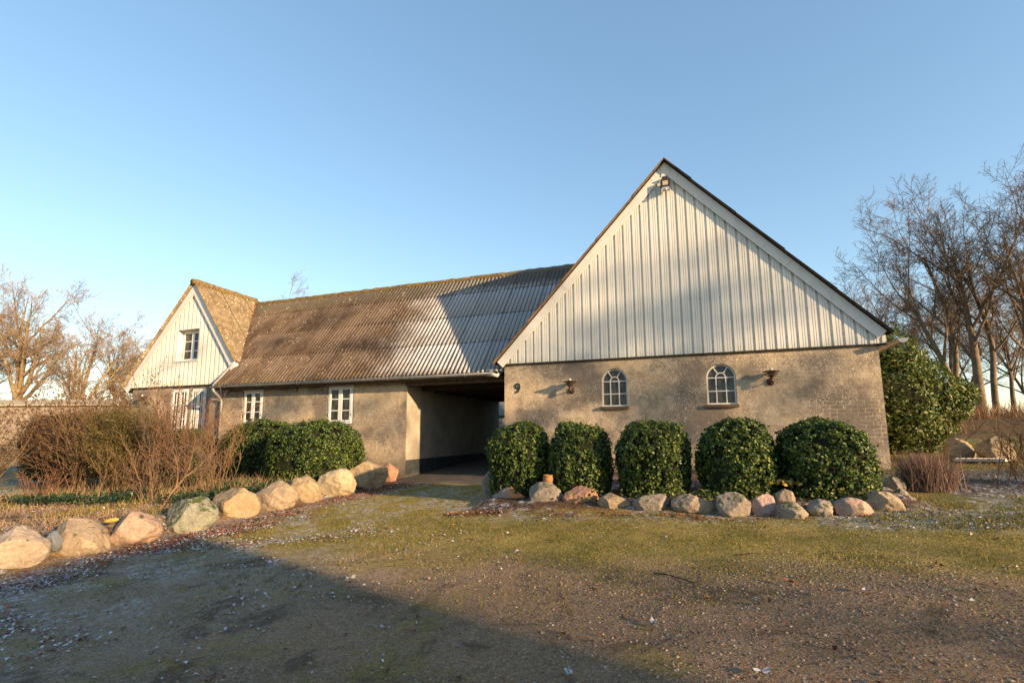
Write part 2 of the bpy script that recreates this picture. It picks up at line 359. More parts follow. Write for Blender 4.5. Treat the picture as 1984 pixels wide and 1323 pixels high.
def ground_mat():
    t = NT('yard_ground', .93, .15); x, y, z = t.xyz()
    wob = t.math('MULTIPLY', t.math('SUBTRACT', t.noise(.55, 5, .6), .5), 2.2)
    wob2 = t.math('MULTIPLY', t.math('SUBTRACT', t.noise(2.5, 5, .65), .5), .8)
    yy = t.math('ADD', t.math('ADD', y, wob), wob2); xx = t.math('ADD', t.math('ADD', x, wob), wob2)
    # packed gravel and soil
    g = t.mix(t.map(t.noise(1.1, 5, .65), .35, .65), (.45, .255, .125), (.27, .155, .08))
    g = t.mix(t.math('MULTIPLY', t.map(x, 3.2, -1.5, 0, .75), t.map(y, -5., -6.)), g, t.mix(t.map(t.noise(3, 5, .7), .4, .6), (.46, .44, .34), (.31, .31, .20)))  # greyer gravel on the left, painted paler to lighten the shade there
    g = t.mix(t.map(t.noise(40, 3, .7), .38, .7, 0, .8), g, (.30, .235, .175))
    vcol = t.n('ShaderNodeTexVoronoi'); t.l(t.P, vcol.inputs[0]); vcol.inputs['Scale'].default_value = 95
    g = t.mix(.38, g, t.ramp(t.xyz(vcol.outputs['Color'])[0], [(0, (.07, .045, .03)), (.55, (.22, .145, .09)), (.85, (.38, .27, .18)), (1, (.58, .48, .37))]))
    v2 = t.n('ShaderNodeTexVoronoi'); t.l(t.P, v2.inputs[0]); v2.inputs['Scale'].default_value = 42
    peb = t.math('MULTIPLY', t.map(v2.outputs['Distance'], .36, .26), t.map(t.xyz(v2.outputs['Color'])[0], .62, .7))
    g = t.mix(t.math('MULTIPLY', peb, .6), g, t.ramp(t.xyz(v2.outputs['Color'])[1], [(0, (.2, .16, .13)), (1, (.52, .46, .4))]))
    damp = t.map(t.noise(1.7, 5, .7, dist=.6), .52, .64, 0, .7)
    g = t.mix(damp, g, (.085, .062, .048))
    # moss and thin turf
    mo = t.mix(t.map(t.noise(6, 5, .7), .35, .65), (.27, .235, .030), (.45, .32, .065))
    mo = t.mix(t.map(t.noise(60, 3), .42, .62, 0, .6), mo, (.075, .075, .02))
    band = t.math('MULTIPLY', t.map(yy, -7.3, -6.2), t.map(xx, -2.9, -1.6))
    band = t.math('MULTIPLY', band, t.map(t.noise(3.2, 6, .75), .25, .47, .1, 1))
    band = t.math('MAXIMUM', band, t.math('MULTIPLY', t.map(t.noise(1.3, 6, .7), .52, .64), .55))
    farl = t.math('MAXIMUM', t.map(x, 7.0, 7.6), t.math('MAXIMUM', t.map(y, 7.5, 8.5), t.map(x, -12.5, -14.)))
    c = t.mix(t.math('MULTIPLY', band, .78), g, mo)
    lawn = t.mix(t.map(t.noise(2.4, 5, .7), .36, .62), (.13, .14, .035), (.20, .155, .06))
    lm = t.math('MULTIPLY', farl, t.map(y, -4.9, -4.1))
    c = t.mix(lm, c, lawn)
    # paved path at the right, dark and bare
    path = t.math('MULTIPLY', t.math('MULTIPLY', t.map(x, 7.6, 8.0), t.map(t.math('ADD', y, t.math('MULTIPLY', wob2, .6)), -3.2, -2.9)), t.map(t.math('ADD', y, t.math('MULTIPLY', wob2, .6)), -.3, -.6))
    c = t.mix(t.math('MULTIPLY', path, .85), c, t.mix(t.map(t.noise(5, 5), .4, .65), (.12, .105, .09), (.075, .065, .052)))
    # earth of the beds, leaf mould
    bed = t.map(t.math('ADD', x, t.math('MULTIPLY', wob2, .15)), -2.95, -3.2)
    bed = t.math('MULTIPLY', bed, t.map(x, -13.5, -12.2)); bed = t.math('MULTIPLY', bed, t.map(y, 7., 6.))
    bed2 = t.math('MULTIPLY', t.math('MULTIPLY', t.map(x, .8, 1.1), t.map(x, 7.4, 7.1)), t.math('MULTIPLY', t.map(y, -4.35, -4.15), t.map(y, 7, 6)))
    earth = t.mix(t.map(t.noise(9, 6, .75), .4, .6), (.055, .040, .028), (.115, .078, .048))
    dry = t.mix(t.map(t.noise(2.2, 5, .7), .42, .6), earth, t.mix(t.map(t.noise(30, 3), .4, .6), (.30, .195, .10), (.20, .12, .06)))
    c = t.mix(bed, c, dry); c = t.mix(bed2, c, earth)
    bank = t.math('MULTIPLY', t.map(x, 7.5, 9), t.map(y, 11.8, 13.5)); ridge_ = t.math('MULTIPLY', t.map(x, 8, 9.5), t.map(t.math('ABSOLUTE', t.math('ADD', t.math('SUBTRACT', y, 10.0), t.math('MULTIPLY', t.math('SUBTRACT', x, 14), .12))), .8, .4))
    c = t.mix(t.math('MAXIMUM', t.math('MULTIPLY', bank, .9), t.math('MULTIPLY', ridge_, .8)), c, t.mix(t.map(t.noise(6, 5), .4, .6), (.15, .085, .045), (.07, .05, .03)))
    # rotting leaves along the stone rows
    lf = t.math('MAXIMUM', t.math('MULTIPLY', t.map(t.math('ADD', x, wob2), -1.6, -2.6), t.map(y, -9, -7.5, .4, 1)), t.math('MULTIPLY', t.map(t.math('ADD', y, t.math('MULTIPLY', wob2, .4)), -5.0, -4.5), t.map(x, .4, 1.)))
    lf = t.math('MULTIPLY', lf, t.math('MULTIPLY', t.map(t.noise(11, 5, .75), .42, .56), t.math('SUBTRACT', 1., t.math('MAXIMUM', bed, farl))))
    c = t.mix(t.math('MULTIPLY', lf, .6), c, (.14, .065, .04))
    # hoar frost: on the shaded left side and a streak at the far right
    fr_n = t.math('MULTIPLY', t.map(t.noise(11, 7, .85, dist=.6), .50, .58), t.map(t.noise(1.4, 4, .65), .42, .54))
    fr = t.math('MULTIPLY', fr_n, t.math('MAXIMUM', t.map(x, 1.6, -2.0, .03, .85), t.math('MULTIPLY', t.map(y, -5.3, -4.6), t.map(y, 0., -2.5))))
    c = t.mix(fr, c, (.60, .60, .64))
    fr2 = t.math('MULTIPLY', t.math('MULTIPLY', t.map(x, 5.4, 6.4), t.map(t.math('ABSOLUTE', t.math('ADD', y, 4.75)), .75, .25)), t.map(t.noise(9, 6, .8), .43, .56))
    c = t.mix(t.math('MULTIPLY', fr2, .7), c, (.46, .52, .47))
    # tyre track, pressed and damp
    tx = t.math('ADD', t.math('MULTIPLY', t.math('SUBTRACT', x, 4.54), .449), t.math('MULTIPLY', t.math('ADD', y, 8.53), -.893))
    ta = t.math('ADD', t.math('MULTIPLY', t.math('SUBTRACT', x, 4.54), .893), t.math('MULTIPLY', t.math('ADD', y, 8.53), .449))
    tm = t.math('MULTIPLY', t.map(t.math('ABSOLUTE', t.math('ADD', tx, .05)), .13, .11), t.map(ta, .1, .6))
    tread = t.math('SINE', t.math('MULTIPLY', t.math('ADD', ta, t.math('MULTIPLY', t.math('ABSOLUTE', tx), .8)), 150.))
    c = t.mix(t.math('MULTIPLY', tm, t.map(tread, -.2, .6, .15, .38)), c, (.09, .07, .055))
    t.col(c)
    h = t.math('ADD', t.math('MULTIPLY', t.vor(42), -.6), t.math('MULTIPLY', t.noise(25, 7, .8), 1.3))
    b = t.bump(h, .9, .03); b = t.bump(t.noise(5, 5, .7), .9, .10, b)
    t.bump(t.math('MULTIPLY', tm, t.math('ADD', -1., t.math('MULTIPLY', tread, .3))), .35, .02, b)
    return t.m
M['ground'] = ground_mat()
ground = npmesh('ground', np.stack([GX, GY, GZ], -1).reshape(-1, 3), quads, M['ground'], smooth=True)
tag(ground, 'gravel and moss yard with frosty leaf litter, falling away from the barn', kind='structure')
# concrete slab of the passage
def slab_mat():
    t = NT('worn_concrete', .85, .2)
    c = t.mix(t.map(t.noise(1.6, 6, .7), .38, .62), (.11, .092, .075), (.07, .06, .05))
    c = t.mix(t.map(t.noise(12, 5, .75), .55, .7, 0, .6), c, (.04, .033, .027)); t.col(c)
    t.bump(t.noise(14, 6, .7), .6, .015); return t.m
M['slab'] = slab_mat()
mb = MB()
xs = np.linspace(-3.05, .0, 12); ys = np.linspace(-1.1, 9, 30)
def slab_z(x, y): return gz1(x, min(y, 4)) + .045 * max(0, y - 4) * .3 + .035
for j in range(29):
    for i in range(11):
        def ed(a, b):
            yv = ys[b]
            if b == 0: yv = -.75 + .25 * noise.noise((xs[a] * 1.3, 0, 0)) - .35 * (xs[a] + 3) / 3
            return (xs[a], yv, slab_z(xs[a], yv) - (.06 if b == 0 else 0))
        mb.add([ed(i, j), ed(i+1, j), ed(i+1, j+1), ed(i, j+1)], [(0, 1, 2, 3)], True)
tag(mb.build('passage_path', M['slab']), 'worn concrete drive surface running through the covered passage', kind='structure')

# ------------------------------------------------------------------ buildings
SL = 1.16
def rv(z): return max(z, 0)
def wall_sheet(mb, outer, holes, y, depth, flip=False):
    """flat wall face in the plane y with openings and their reveals going back by depth"""
    loops = [[Vector((x, z, 0)) for x, z in outer]] + [[Vector((x, z, 0)) for x, z in h] for h in holes]
    tris = tessellate_polygon(loops); flat = [p for l_ in loops for p in l_]
    mb.add([(p.x, y, p.y) for p in flat], [tuple(t_) for t_ in tris])
    for h in holes:
        n = len(h); mb.add([(x, y, z) for x, z in h] + [(x, y + depth, z) for x, z in h],
                           [(i, (i+1) % n, (i+1) % n + n, i + n) for i in range(n)])
def arch(cx, w_, z0, z1, n=14, grow=0.):
    r = w_ / 2 + grow; zc = z1 - w_ / 2
    return [(cx - r, z0 - grow), (cx + r, z0 - grow)] + [(cx + r * math.cos(a), zc + r * math.sin(a)) for a in [math.pi * k / n for k in range(n + 1)]]
# ---- gable wing
G = empty('gable_barn', (4, 0, 0), 'large barn wing with tall white sheet metal gable over rendered brick wall', 'barn')
mb = MB()
AR = [(2.745, .60, 1.42, 2.31), (5.055, .60, 1.41, 2.30)]
holes = [arch(*a) for a in AR]
wall_sheet(mb, [(0, -.7), (8, -.7), (8, 2.56), (0, 2.56)], holes, 0, .13)
mb.add([(0,0,-.7),(0,14,-.7),(0,14,2.6),(0,0,2.6)], [(0,1,2,3)]); mb.add([(8,0,-.7),(8,14,-.7),(8,14,2.6),(8,0,2.6)], [(0,1,2,3)])
mb.add([(0,14,-.7),(8,14,-.7),(8,14,2.5),(4.1,14,7.0),(0,14,2.5)], [(0,1,2,3,4)])
wg = mb.build('wall', M['wall_g'], G)
mb = MB(); mb.box(2.1, 5.8, .45, .5, 1.0, 2.5); mb.build('dark_backing', M['room_shade'], G)  # dark sheet in place of the unlit room behind the windows
# siding: ribbed steel, each profile point runs up to the verge
AX, AZ = 4.12, 7.1
def verge_z(x): return 7.17 - (1.0728 if x < 4.10 else 1.0866) * abs(x - 4.10)
def siding(name, x0, x1, z0, zf, y, parent, pitch=.207, hole=None, depth=.040):
    mb = MB(); prof = [(0, 1), (.20, 1), (.225, .76), (.265, .76), (.29, 1), (.42, 1), (.445, .76), (.485, .76), (.51, 1), (.68, 1), (.72, 0), (.90, 0), (.94, 1), (1., 1)]
    pts = []; k = 0; x = x0
    while x < x1:
        for a, d in prof[:-1]:
            xx = x0 + (k + a) * pitch
            if xx < x1: pts.append((xx, y - depth * d - .004))
        k += 1; x = x0 + k * pitch
    pts.append((x1, y - .004))
    for (xa, ya), (xb, yb) in zip(pts, pts[1:]):
        za, zb = zf(xa), zf(xb)
        if za < z0 and zb < z0: continue
        za = max(za, z0 + .01); zb = max(zb, z0 + .01)
        spans = [(z0, z0, za, zb)]
        if hole and xb > hole[0] and xa < hole[1]: spans = [(z0, z0, hole[2], hole[2]), (hole[3], hole[3], za, zb)]
        for a_, b_, c_, d_ in spans: mb.add([(xa, ya, a_), (xb, yb, b_), (xb, yb, d_), (xa, ya, c_)], [(0, 1, 2, 3)])
    mb.mi = 1
    for zz in (z0 + .25, z0 + 1.25, z0 + 2.4, z0 + 3.5):
        k = 0
        while x0 + (k + .9) * pitch < x1:
            xx = x0 + (k + .82) * pitch
            if zf(xx) > zz + .1 and not (hole and hole[0] < xx < hole[1] and hole[2] < zz < hole[3]) and (k % 2 == 0 or zz < z0 + 2):
                mb.lathe([(.010, -.016), (.010, -.002)], (xx, y, zz + .01 * math.sin(k * 7.)), 'y', 6)
            k += 1
    return mb.build(name, [M['siding'], M['screw']], parent)
siding('gable_cladding', .0, 8.14, 2.55, lambda x: verge_z(x) - .08, -.015, G)
mb = MB(); mb.box(0., 8.13, -.05, -.001, 2.515, 2.549); mb.build('drip_trim', M['dark'], G)
# verge boards
def verge_board(mb, a, b, y0, y1, h):        # a, b top edge points (x, z)
    a = Vector((a[0], 0, a[1])); b = Vector((b[0], 0, b[1])); d = (b - a).normalized(); n_ = Vector((-d.z, 0, d.x))
    if n_.z > 0: n_ = -n_
    p = [a, b, b + n_ * h, a + n_ * h]
    mb.prism([(q.x, q.z) for q in p], y0, y1)
FL = (-.16, 2.60); FR = (8.14, 2.78); AP = (4.10, 7.17)
def mitred(mb, ap, ft, h, y0, y1, sgn):
    d = Vector((ft[0]-ap[0], ft[1]-ap[1])).normalized(); n_ = Vector((d.y, -d.x)) * (1 if sgn < 0 else -1)
    if n_.y > 0: n_ = -n_
    lo = Vector(ap) + n_ * h; tt = (ap[0] - lo.x) / d.x if abs(d.x) > 1e-6 else 0
    lo_ap = lo + d * tt
    p = [Vector(ap), Vector(ft), Vector(ft) + n_ * h, lo_ap]
    mb.prism([(q.x, q.y) for q in p], y0, y1)
for sgn, ft in ((-1, FL), (1, FR)):
    mb = MB(); mitred(mb, AP, ft, .205, -.105, -.078, sgn)
    q = Vector(AP).lerp(Vector(ft), .60 if sgn < 0 else .62); d = (Vector(ft) - Vector(AP)).normalized(); n_ = Vector((d.y, -d.x))
    if n_.y > 0: n_ = -n_
    mb.mi = 1
    mb.prism([(q.x, q.y), (q.x + d.x*.006, q.y + d.y*.006), (q.x + d.x*.006 + n_.x*.204, q.y + d.y*.006 + n_.y*.204), (q.x + n_.x*.204, q.y + n_.y*.204)], -.108, -.075)
    for k in range(7):
        q = Vector(AP).lerp(Vector(ft), .08 + k * .145) + n_ * (.14 if k % 2 else .05); mb.lathe([(.009, -.111), (.009, -.10)], (q.x, 0, q.y), 'y', 6)
    mb.build('verge_board', [M['board'], M['screw']], G)
mb = MB(); mb.prism([(4.02, 7.07), (4.10, 7.15), (4.20, 7.05), (4.20, 6.83), (4.02, 6.80)], -.118, -.106); mb.build('apex_plate', M['board'], G)
# soffit strip behind the verge boards, roof slabs
mb = MB()
for ft in (FL, FR):
    a = Vector(AP); b = Vector(ft); d = (b - a).normalized(); n_ = Vector((d.y, -d.x));
    if n_.y > 0: n_ = -n_
    e = b + d * .0
    mb.prism([(a.x, a.y), (e.x, e.y), (e.x + n_.x*.05, e.y + n_.y*.05), (a.x, a.y - .07)], -.077, 13.9)
mb.build('rafter_deck', M['dark'], G)
def roof_sheets(name, o, udir, vdir, L, Hh, mat, parent, clip=None, pitch=.1313, amp=.029, sheet_w=1.05, row=1.31, vis=None):
    """corrugated sheets: o eave corner, udir along the eave, vdir up the slope; clip(u)-> (v0, v1)"""
    V = []; Fc = []; udir = Vector(udir).normalized(); vdir = Vector(vdir).normalized(); nn = udir.cross(vdir).normalized()
    if nn.z < 0: nn = -nn
    o = Vector(o); rows = int(math.ceil(Hh / row)); cols = int(math.ceil(L / sheet_w)); sub = 8
    r_ = random.Random(5)
    for j in range(rows):
        off = -(j % 2) * 0.0
        for i in range(cols):
            u0 = i * sheet_w; u1 = min(L, (i + 1) * sheet_w - .012); v0 = j * row; v1 = min(Hh, (j + 1) * row + .08)
            lift = .002 + .006 * r_.random(); sk = (r_.random() - .5) * .012; tl = .015
            n = int(round((u1 - u0) / pitch * sub)); 
            if n < 2: continue
            base = len(V); cnt = 0
            for k in range(n + 1):
                u = u0 + (u1 - u0) * k / n; a, b = v0 - .0 + sk, v1
                if clip: ca, cb = clip(u); a = max(a, ca); b = min(b, cb)
                if b <= a: b = a
                h = amp * math.cos(2 * math.pi * u / pitch)
                for vv, tt in ((a, tl), (b, 0)):
                    frac = (vv - v0) / (row + .08)
                    V.append(o + udir * u + vdir * vv + nn * (h + lift + tl * (1 - frac)))
                V.append(o + udir * u + vdir * (a + .001) + nn * (h + lift + tl * (1 - (a - v0) / (row + .08)) - .020))
            for k in range(n):
                b0 = base + 3 * k
                Fc.append((b0, b0 + 3, b0 + 4, b0 + 1)); Fc.append((b0 + 2, b0 + 5, b0 + 3, b0))
    return npmesh(name, [tuple(v) for v in V], Fc, mat, parent, smooth=True)
# gable wing roof sheets (seen edge-on along the verges)
def sheet_dir(a, b): return Vector((b[0]-a[0], 0, b[1]-a[1]))
for ft in (FL, FR):
    Hh = (Vector(AP) - Vector(ft)).length
    # slightly beyond the board foot for the gutter
    d = (Vector(AP) - Vector(ft)).normalized(); f2 = Vector(ft) - d * .10
    roof_sheets('roof', (f2.x, -.228, f2.y + .018), (0, 1, 0), (d.x, 0, d.y), 14.1, Hh + .10, M['roof_g'], G, amp=.012)
mb = MB()
for k in range(22):
    y0 = -.24 + k * .64; l = .66
    hh = .012 * (k % 2)
    for s in (-1, 1):
        a = Vector((4.10, 7.225 + hh)); dd = Vector((s * .24, -.24 * 1.06)); 
        mb.prism([(a.x, a.y), (a.x + dd.x, a.y + dd.y), (a.x + dd.x, a.y + dd.y - .02), (a.x, a.y - .025)], y0, y0 + l - .01 * (k % 2))
mb.build('ridge_cap', M['ridge'], G)
# gutters of the gable wing
def gutter(name, pts, r, parent, ends=True, brackets=None):
    mb = MB(); a = Vector(pts[0]); b = Vector(pts[1]); d = (b - a).normalized(); sd_ = d.cross(Vector((0, 0, 1))).normalized(); n = 10
    def ring(p, rr): return [p + sd_ * rr * math.cos(math.pi * k / n) - Vector((0, 0, 1)) * rr * math.sin(math.pi * k / n) for k in range(n + 1)]
    A, B, A2, B2 = ring(a, r), ring(b, r), ring(a, r - .006), ring(b, r - .006)
    mb.add(A + B + A2 + B2, [(k, k+1, k+n+2, k+n+1) for k in range(n)] + [(2*n+2+k+1, 2*n+2+k, 3*n+3+k, 3*n+4+k) for k in range(n)], True)
    if ends:
        for p in (a, b): mb.add(ring(p, r) , [tuple(range(n + 1))])
    mb.tube([a + sd_ * r, b + sd_ * r], .008, 6); mb.tube([a - sd_ * r, b - sd_ * r], .008, 6)
    o = mb.build(name, M['zinc'], parent)
    if brackets:
        L = (b - a).length; q = brackets / 2
        while q < L:
            m2 = MB(); p = a + d * q; R_ = ring(p, r + .008); R2 = ring(p + d * .028, r + .008)
            m2.add(R_ + R2, [(k, k+1, k+n+2, k+n+1) for k in range(n)]); q += brackets
            bo = m2.build('bracket', M['zincl'], None); bo.parent = o
    return o
M['zincl'] = simple('pale_zinc', (.46, .44, .40), .5, .4, metal=.3, var=.3)
gutter('gutter', ((8.335, -.26, 2.60), (8.335, 13.9, 2.56)), .085, G, brackets=1.2)
gutter('gutter', ((-.36, .0, 2.44), (-.36, .45, 2.44)), .07, G)
# arched windows
for i, (cx, w_, z0, z1) in enumerate(AR):
    r = w_ / 2; zc = z1 - r; yf = .075
    lab = None
    mb = MB(); N = 18
    outer = arch(cx, w_ - .006, z0 + .003, z1 - .003, N); inner = arch(cx, w_ - .07, z0 + .035, z1 - .035, N)
    n = len(outer)
    vs = [(x, yf - .02, z) for x, z in outer] + [(x, yf - .02, z) for x, z in inner] + [(x, yf + .03, z) for x, z in inner] + [(x, yf + .03, z) for x, z in outer]
    mb.add(vs, [(k, (k+1) % n, (k+1) % n + n, k + n) for k in range(n)] + [(k + n, (k+1) % n + n, (k+1) % n + 2*n, k + 2*n) for k in range(n)] + [(k, k+3*n, (k+1) % n + 3*n, (k+1) % n) for k in range(n)])
    f = mb.build('arched_window', M['iron'], G)
    m2 = MB(); W3 = w_ / 6; t_ = .021
    zm = z0 + (zc - z0) * .5
    for s in (-1, 1): m2.box(cx + s * W3 - t_/2, cx + s * W3 + t_/2, yf - .015, yf + .01, z0 + .03, zc)
    for zz in (zm, zc): m2.box(cx - r + .03, cx + r - .03, yf - .018, yf + .007, zz - t_/2, zz + t_/2)
    ri = W3
    arc = [(cx + ri * math.cos(math.pi * k / 12), yf - .004, zc + ri * math.sin(math.pi * k / 12) * 1.05) for k in range(13)]
    for a, b in zip(arc, arc[1:]): m2.bar(a, b, t_, .025, (0, 1, 0))
    for ang in (58, 122):
        ca, sa = math.cos(R(ang)), math.sin(R(ang)); m2.bar((cx + ri * ca, yf - .004, zc + ri * sa), (cx + (r - .02) * ca, yf - .004, zc + (r - .02) * sa), t_, .025, (0, 1, 0))
    gb = m2.build('glazing_bars', M['iron'], None); gb.parent = f
    m3 = MB(); a_ = arch(cx, w_ - .05, z0 + .02, z1 - .02, N); m3.add([(x, yf + .012, z) for x, z in a_], [tuple(range(len(a_)))])
    p_ = m3.build('pane', M['glass'], None); p_.parent = f
    m4 = MB(); m4.box(cx - .335, cx + .325, -.075, .075, z0 - .065, z0 - .004)
    so_ = m4.build('sill', M['slabstone'] if 'slabstone' in M else M['brown'], None); so_.parent = f
    for o_ in (f, gb, p_, so_): pass

# ---- middle wing
Mw = empty('long_barn', (-5, .42, 0), 'long low rendered brick barn wing under a mossy corrugated roof', 'barn')
W1 = [(-5.84, 1.10), (-4.87, 1.10), (-4.87, 2.255), (-5.84, 2.255)]; W2 = [(-9.17, 1.14), (-8.29, 1.14), (-8.29, 2.24), (-9.17, 2.24)]
mb = MB(); wall_sheet(mb, [(-10.6, -1.), (-3.085, -1.), (-3.085, 2.36), (-10.6, 2.36)], [W1, W2], .42, .12)
mb.build('wall', M['wall_m'], Mw)
mb = MB(); mb.box(-9.6, -4.4, .9, .95, .2, 2.3); mb.build('dark_backing', M['room_shade'], Mw)
mb = MB(); mb.box(-10.6, -3.51, 6.5, 6.6, -1, 2.4); mb.build('rear_wall', M['wall_m'], Mw)
mb = MB(); mb.add([(-3.085, .42, -1), (-3.085, 1.6, -1), (-3.085, 1.6, 2.36), (-3.085, .42, 2.36)], [(0, 1, 2, 3)])
mb.add([(-3.085, 1.6, -1), (-3.085, 7.6, -1), (-3.085, 7.6, 2.36), (-3.085, 1.6, 2.36)], [(0, 1, 2, 3)])
mb.box(-3.5, -3.087, 6.5, 7.6, -1, 2.36)
mb.build('passage_wall', M['passage'], Mw)
mb = MB()
mb.box(-3.08, -.005, .30, .52, 2.15, 2.30)           # lintel beam
mb.build('lintel_beam', M['brown'], Mw)
mb = MB(); mb.box(-3.08, -.005, .521, 7.6, 2.20, 2.26)
for k in range(8): mb.box(-3.079, -.006, 1.2 + k * .8, 1.32 + k * .8, 2.08, 2.199)
mb.build('ceiling', M['dark'], Mw)
mb = MB(); mb.box(-10.0, -.16, .10, .125, 2.235, 2.335); mb.box(-10.0, -.16, .126, .419, 2.318, 2.335); mb.build('eaves_board', M['brown'], Mw)
# roof
E0 = Vector((-10.04, .06, 2.375)); up = Vector((0, 3.17, 3.68)).normalized(); HL = math.hypot(3.17, 3.68)
def mid_clip(u):
    x = -12.2 + u
    if x >= -10.0: return (0, HL)
    yv = .75 + (-10.0 - x) / 2.0 * 2.47; return ((yv - .06) / 3.17 * HL, HL)
RM = empty('x', (0, 0, 0)); bpy.data.objects.remove(RM)
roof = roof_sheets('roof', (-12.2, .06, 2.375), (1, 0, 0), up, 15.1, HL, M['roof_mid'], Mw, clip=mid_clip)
mb = MB(); mb.add([(-12.2, 3.23, 6.03), (2.9, 3.23, 6.03), (2.9, 6.9, 2.1), (-12.2, 6.9, 2.1)], [(0, 1, 2, 3)]); mb.add([(-9.98, .12, 2.37), (2.9, .12, 2.37), (2.9, 3.23, 5.98), (-12, 3.23, 5.98), (-9.98, .85, 3.19)], [(0, 1, 2, 3, 4)])
mb.build('roof_deck', M['dark'], Mw)
def ridge_tube(name, a, b, r, parent, seg=.45):
    mb = MB(); a = Vector(a); b = Vector(b); L = (b - a).length; n = int(L / .06); d = (b - a) / n; pts = []; rs = []
    for k in range(n + 1):
        p = a + d * k; q = k * .06; pts.append(p + Vector((0, 0, .018 * noise.noise(p * 1.5) + .012 * noise.noise(p * 6))))
        rs.append(r * (1 + .10 * ((q / seg) % 1) + .16 * noise.noise(p * 7)))
    mb.tube(pts, rs, 12); return mb.build(name, M['ridge'], parent)
ridge_tube('ridge_cap', (-12.0, 3.23, 6.0), (3., 3.23, 6.02), .115, Mw)
mg = gutter('gutter', ((-10.08, .0, 2.365), (-.30, .0, 2.345)), .068, Mw, brackets=.78)
mb = MB(); mb.tube([(-.46, .0, 2.32), (-.30, -.02, 2.30), (-.22, .02, 2.27), (-.2, .12, 2.33), (-.14, .2, 2.40)], [.05, .055, .05, .045, .045], 10); mb.build('gutter_outlet', M['zincl'], Mw)
mb = MB()
mb.tube([(-10.0, .0, 2.32), (-10.0, .02, 2.22), (-9.98, .16, 2.10), (-9.98, .27, 2.0), (-9.98, .33, 1.9), (-9.98, .34, -.6)], .042, 10)
for zz in (1.75, .6): mb.lathe([(.05, zz), (.05, zz + .03)], (-9.98, .34, 0), 'z', 12)
mb.build('downpipe', M['zinc'], Mw)
# valley and verge flashing
mb = MB(); mb.bar((-10.045, .04, 2.36), (-10.045, .76, 3.20), .03, .09); mb.build('verge_flashing', M['lead'], Mw)
mb = MB(); n = 22
for k in range(n):
    q = Vector((-9.98, .78, 3.235)).lerp(Vector((-11.98, 3.2, 6.10)), k / n); q2 = Vector((-9.98, .78, 3.235)).lerp(Vector((-11.98, 3.2, 6.10)), (k + 1.08) / n)
    mb.mi = 1 if k > 9 else 0
    mb.bar(q + Vector((0, 0, .015 * (k % 2))), q2 + Vector((0, 0, .015 * (k % 2))), .12 + .02 * (k % 3), .03 + .012 * (k % 2))
mb.build('valley_tiles', [M['lead'], M['rust']], Mw)
mb = MB(); mb.box(-7.13, -6.96, .395, .419, 2.10, 2.25)
mb.mi = 1
for k in range(5): mb.box(-7.105, -6.985, .385, .394, 2.118 + k * .026, 2.130 + k * .026)
mb.build('air_vent', [M['brown'], M['zincl']], Mw)
def casement(x0, x1, z0, z1, y, parent, rows=3, leaves=2, cols=1, curtain=True, name='window', lab=None):
    mb = MB(); t_ = .045
    mb.box(x0, x0 + t_, y - .03, y + .05, z0, z1); mb.box(x1 - t_, x1, y - .03, y + .05, z0, z1)
    mb.box(x0 + t_, x1 - t_, y - .03, y + .05, z1 - t_, z1); mb.box(x0 + t_, x1 - t_, y - .03, y + .05, z0, z0 + t_)
    f = mb.build(name, M['white'], parent)
    lw = (x1 - x0 - 2 * t_) / leaves
    for i in range(leaves):
        a = x0 + t_ + i * lw + .003; b = a + lw - .006; c = .062; m2 = MB(); yf, yb = y - .042, y + .0
        m2.box(a, a + c, yf, yb, z0 + t_ + .003, z1 - t_ - .003); m2.box(b - c, b, yf, yb, z0 + t_ + .003, z1 - t_ - .003)
        zA, zB = z0 + t_ + .003, z1 - t_ - .003
        m2.box(a + c, b - c, yf + .002, yb, zB - c, zB); m2.box(a + c, b - c, yf + .002, yb, zA, zA + c)
        for k in range(1, rows):
            zz = zA + (zB - zA) * k / rows; m2.box(a + c, b - c, yf + .005, yb, zz - .014, zz + .014)
        for k in range(1, cols):
            xx = a + c + (b - a - 2*c) * k / cols
            for kk in range(rows):
                za = zA + (zB - zA) * kk / rows + .0141; zb = zA + (zB - zA) * (kk + 1) / rows - .0141
                m2.box(xx - .012, xx + .012, yf + .006, yb, max(za, zA + c), min(zb, zB - c))
        for zz in (z0 + .22, z1 - .25):
            hx = a - .012 if i == 0 else b; m2.mi = 1; m2.box(hx - .004, hx + .014, yf - .012, yf - .001, zz, zz + .09); m2.mi = 0
        lf = m2.build('casement', [M['white'], M['screw']], None); lf.parent = f
        m3 = MB(); m3.box(a + c - .005, b - c + .005, y - .022, y - .016, zA + c - .005, zB - c + .005)
        p_ = m3.build('pane', M['glass'], None); p_.parent = f
    return f
casement(-5.80, -4.91, 1.12, 2.235, .46, Mw); casement(-9.13, -8.33, 1.16, 2.22, .46, Mw)
mb = MB(); mb.box(-5.83, -4.88, .385, .47, 2.222, 2.25); mb.build('window_head', M['white'], Mw)
mb = MB(); mb.box(-9.16, -8.30, .385, .47, 2.207, 2.236); mb.build('window_head', M['white'], Mw)

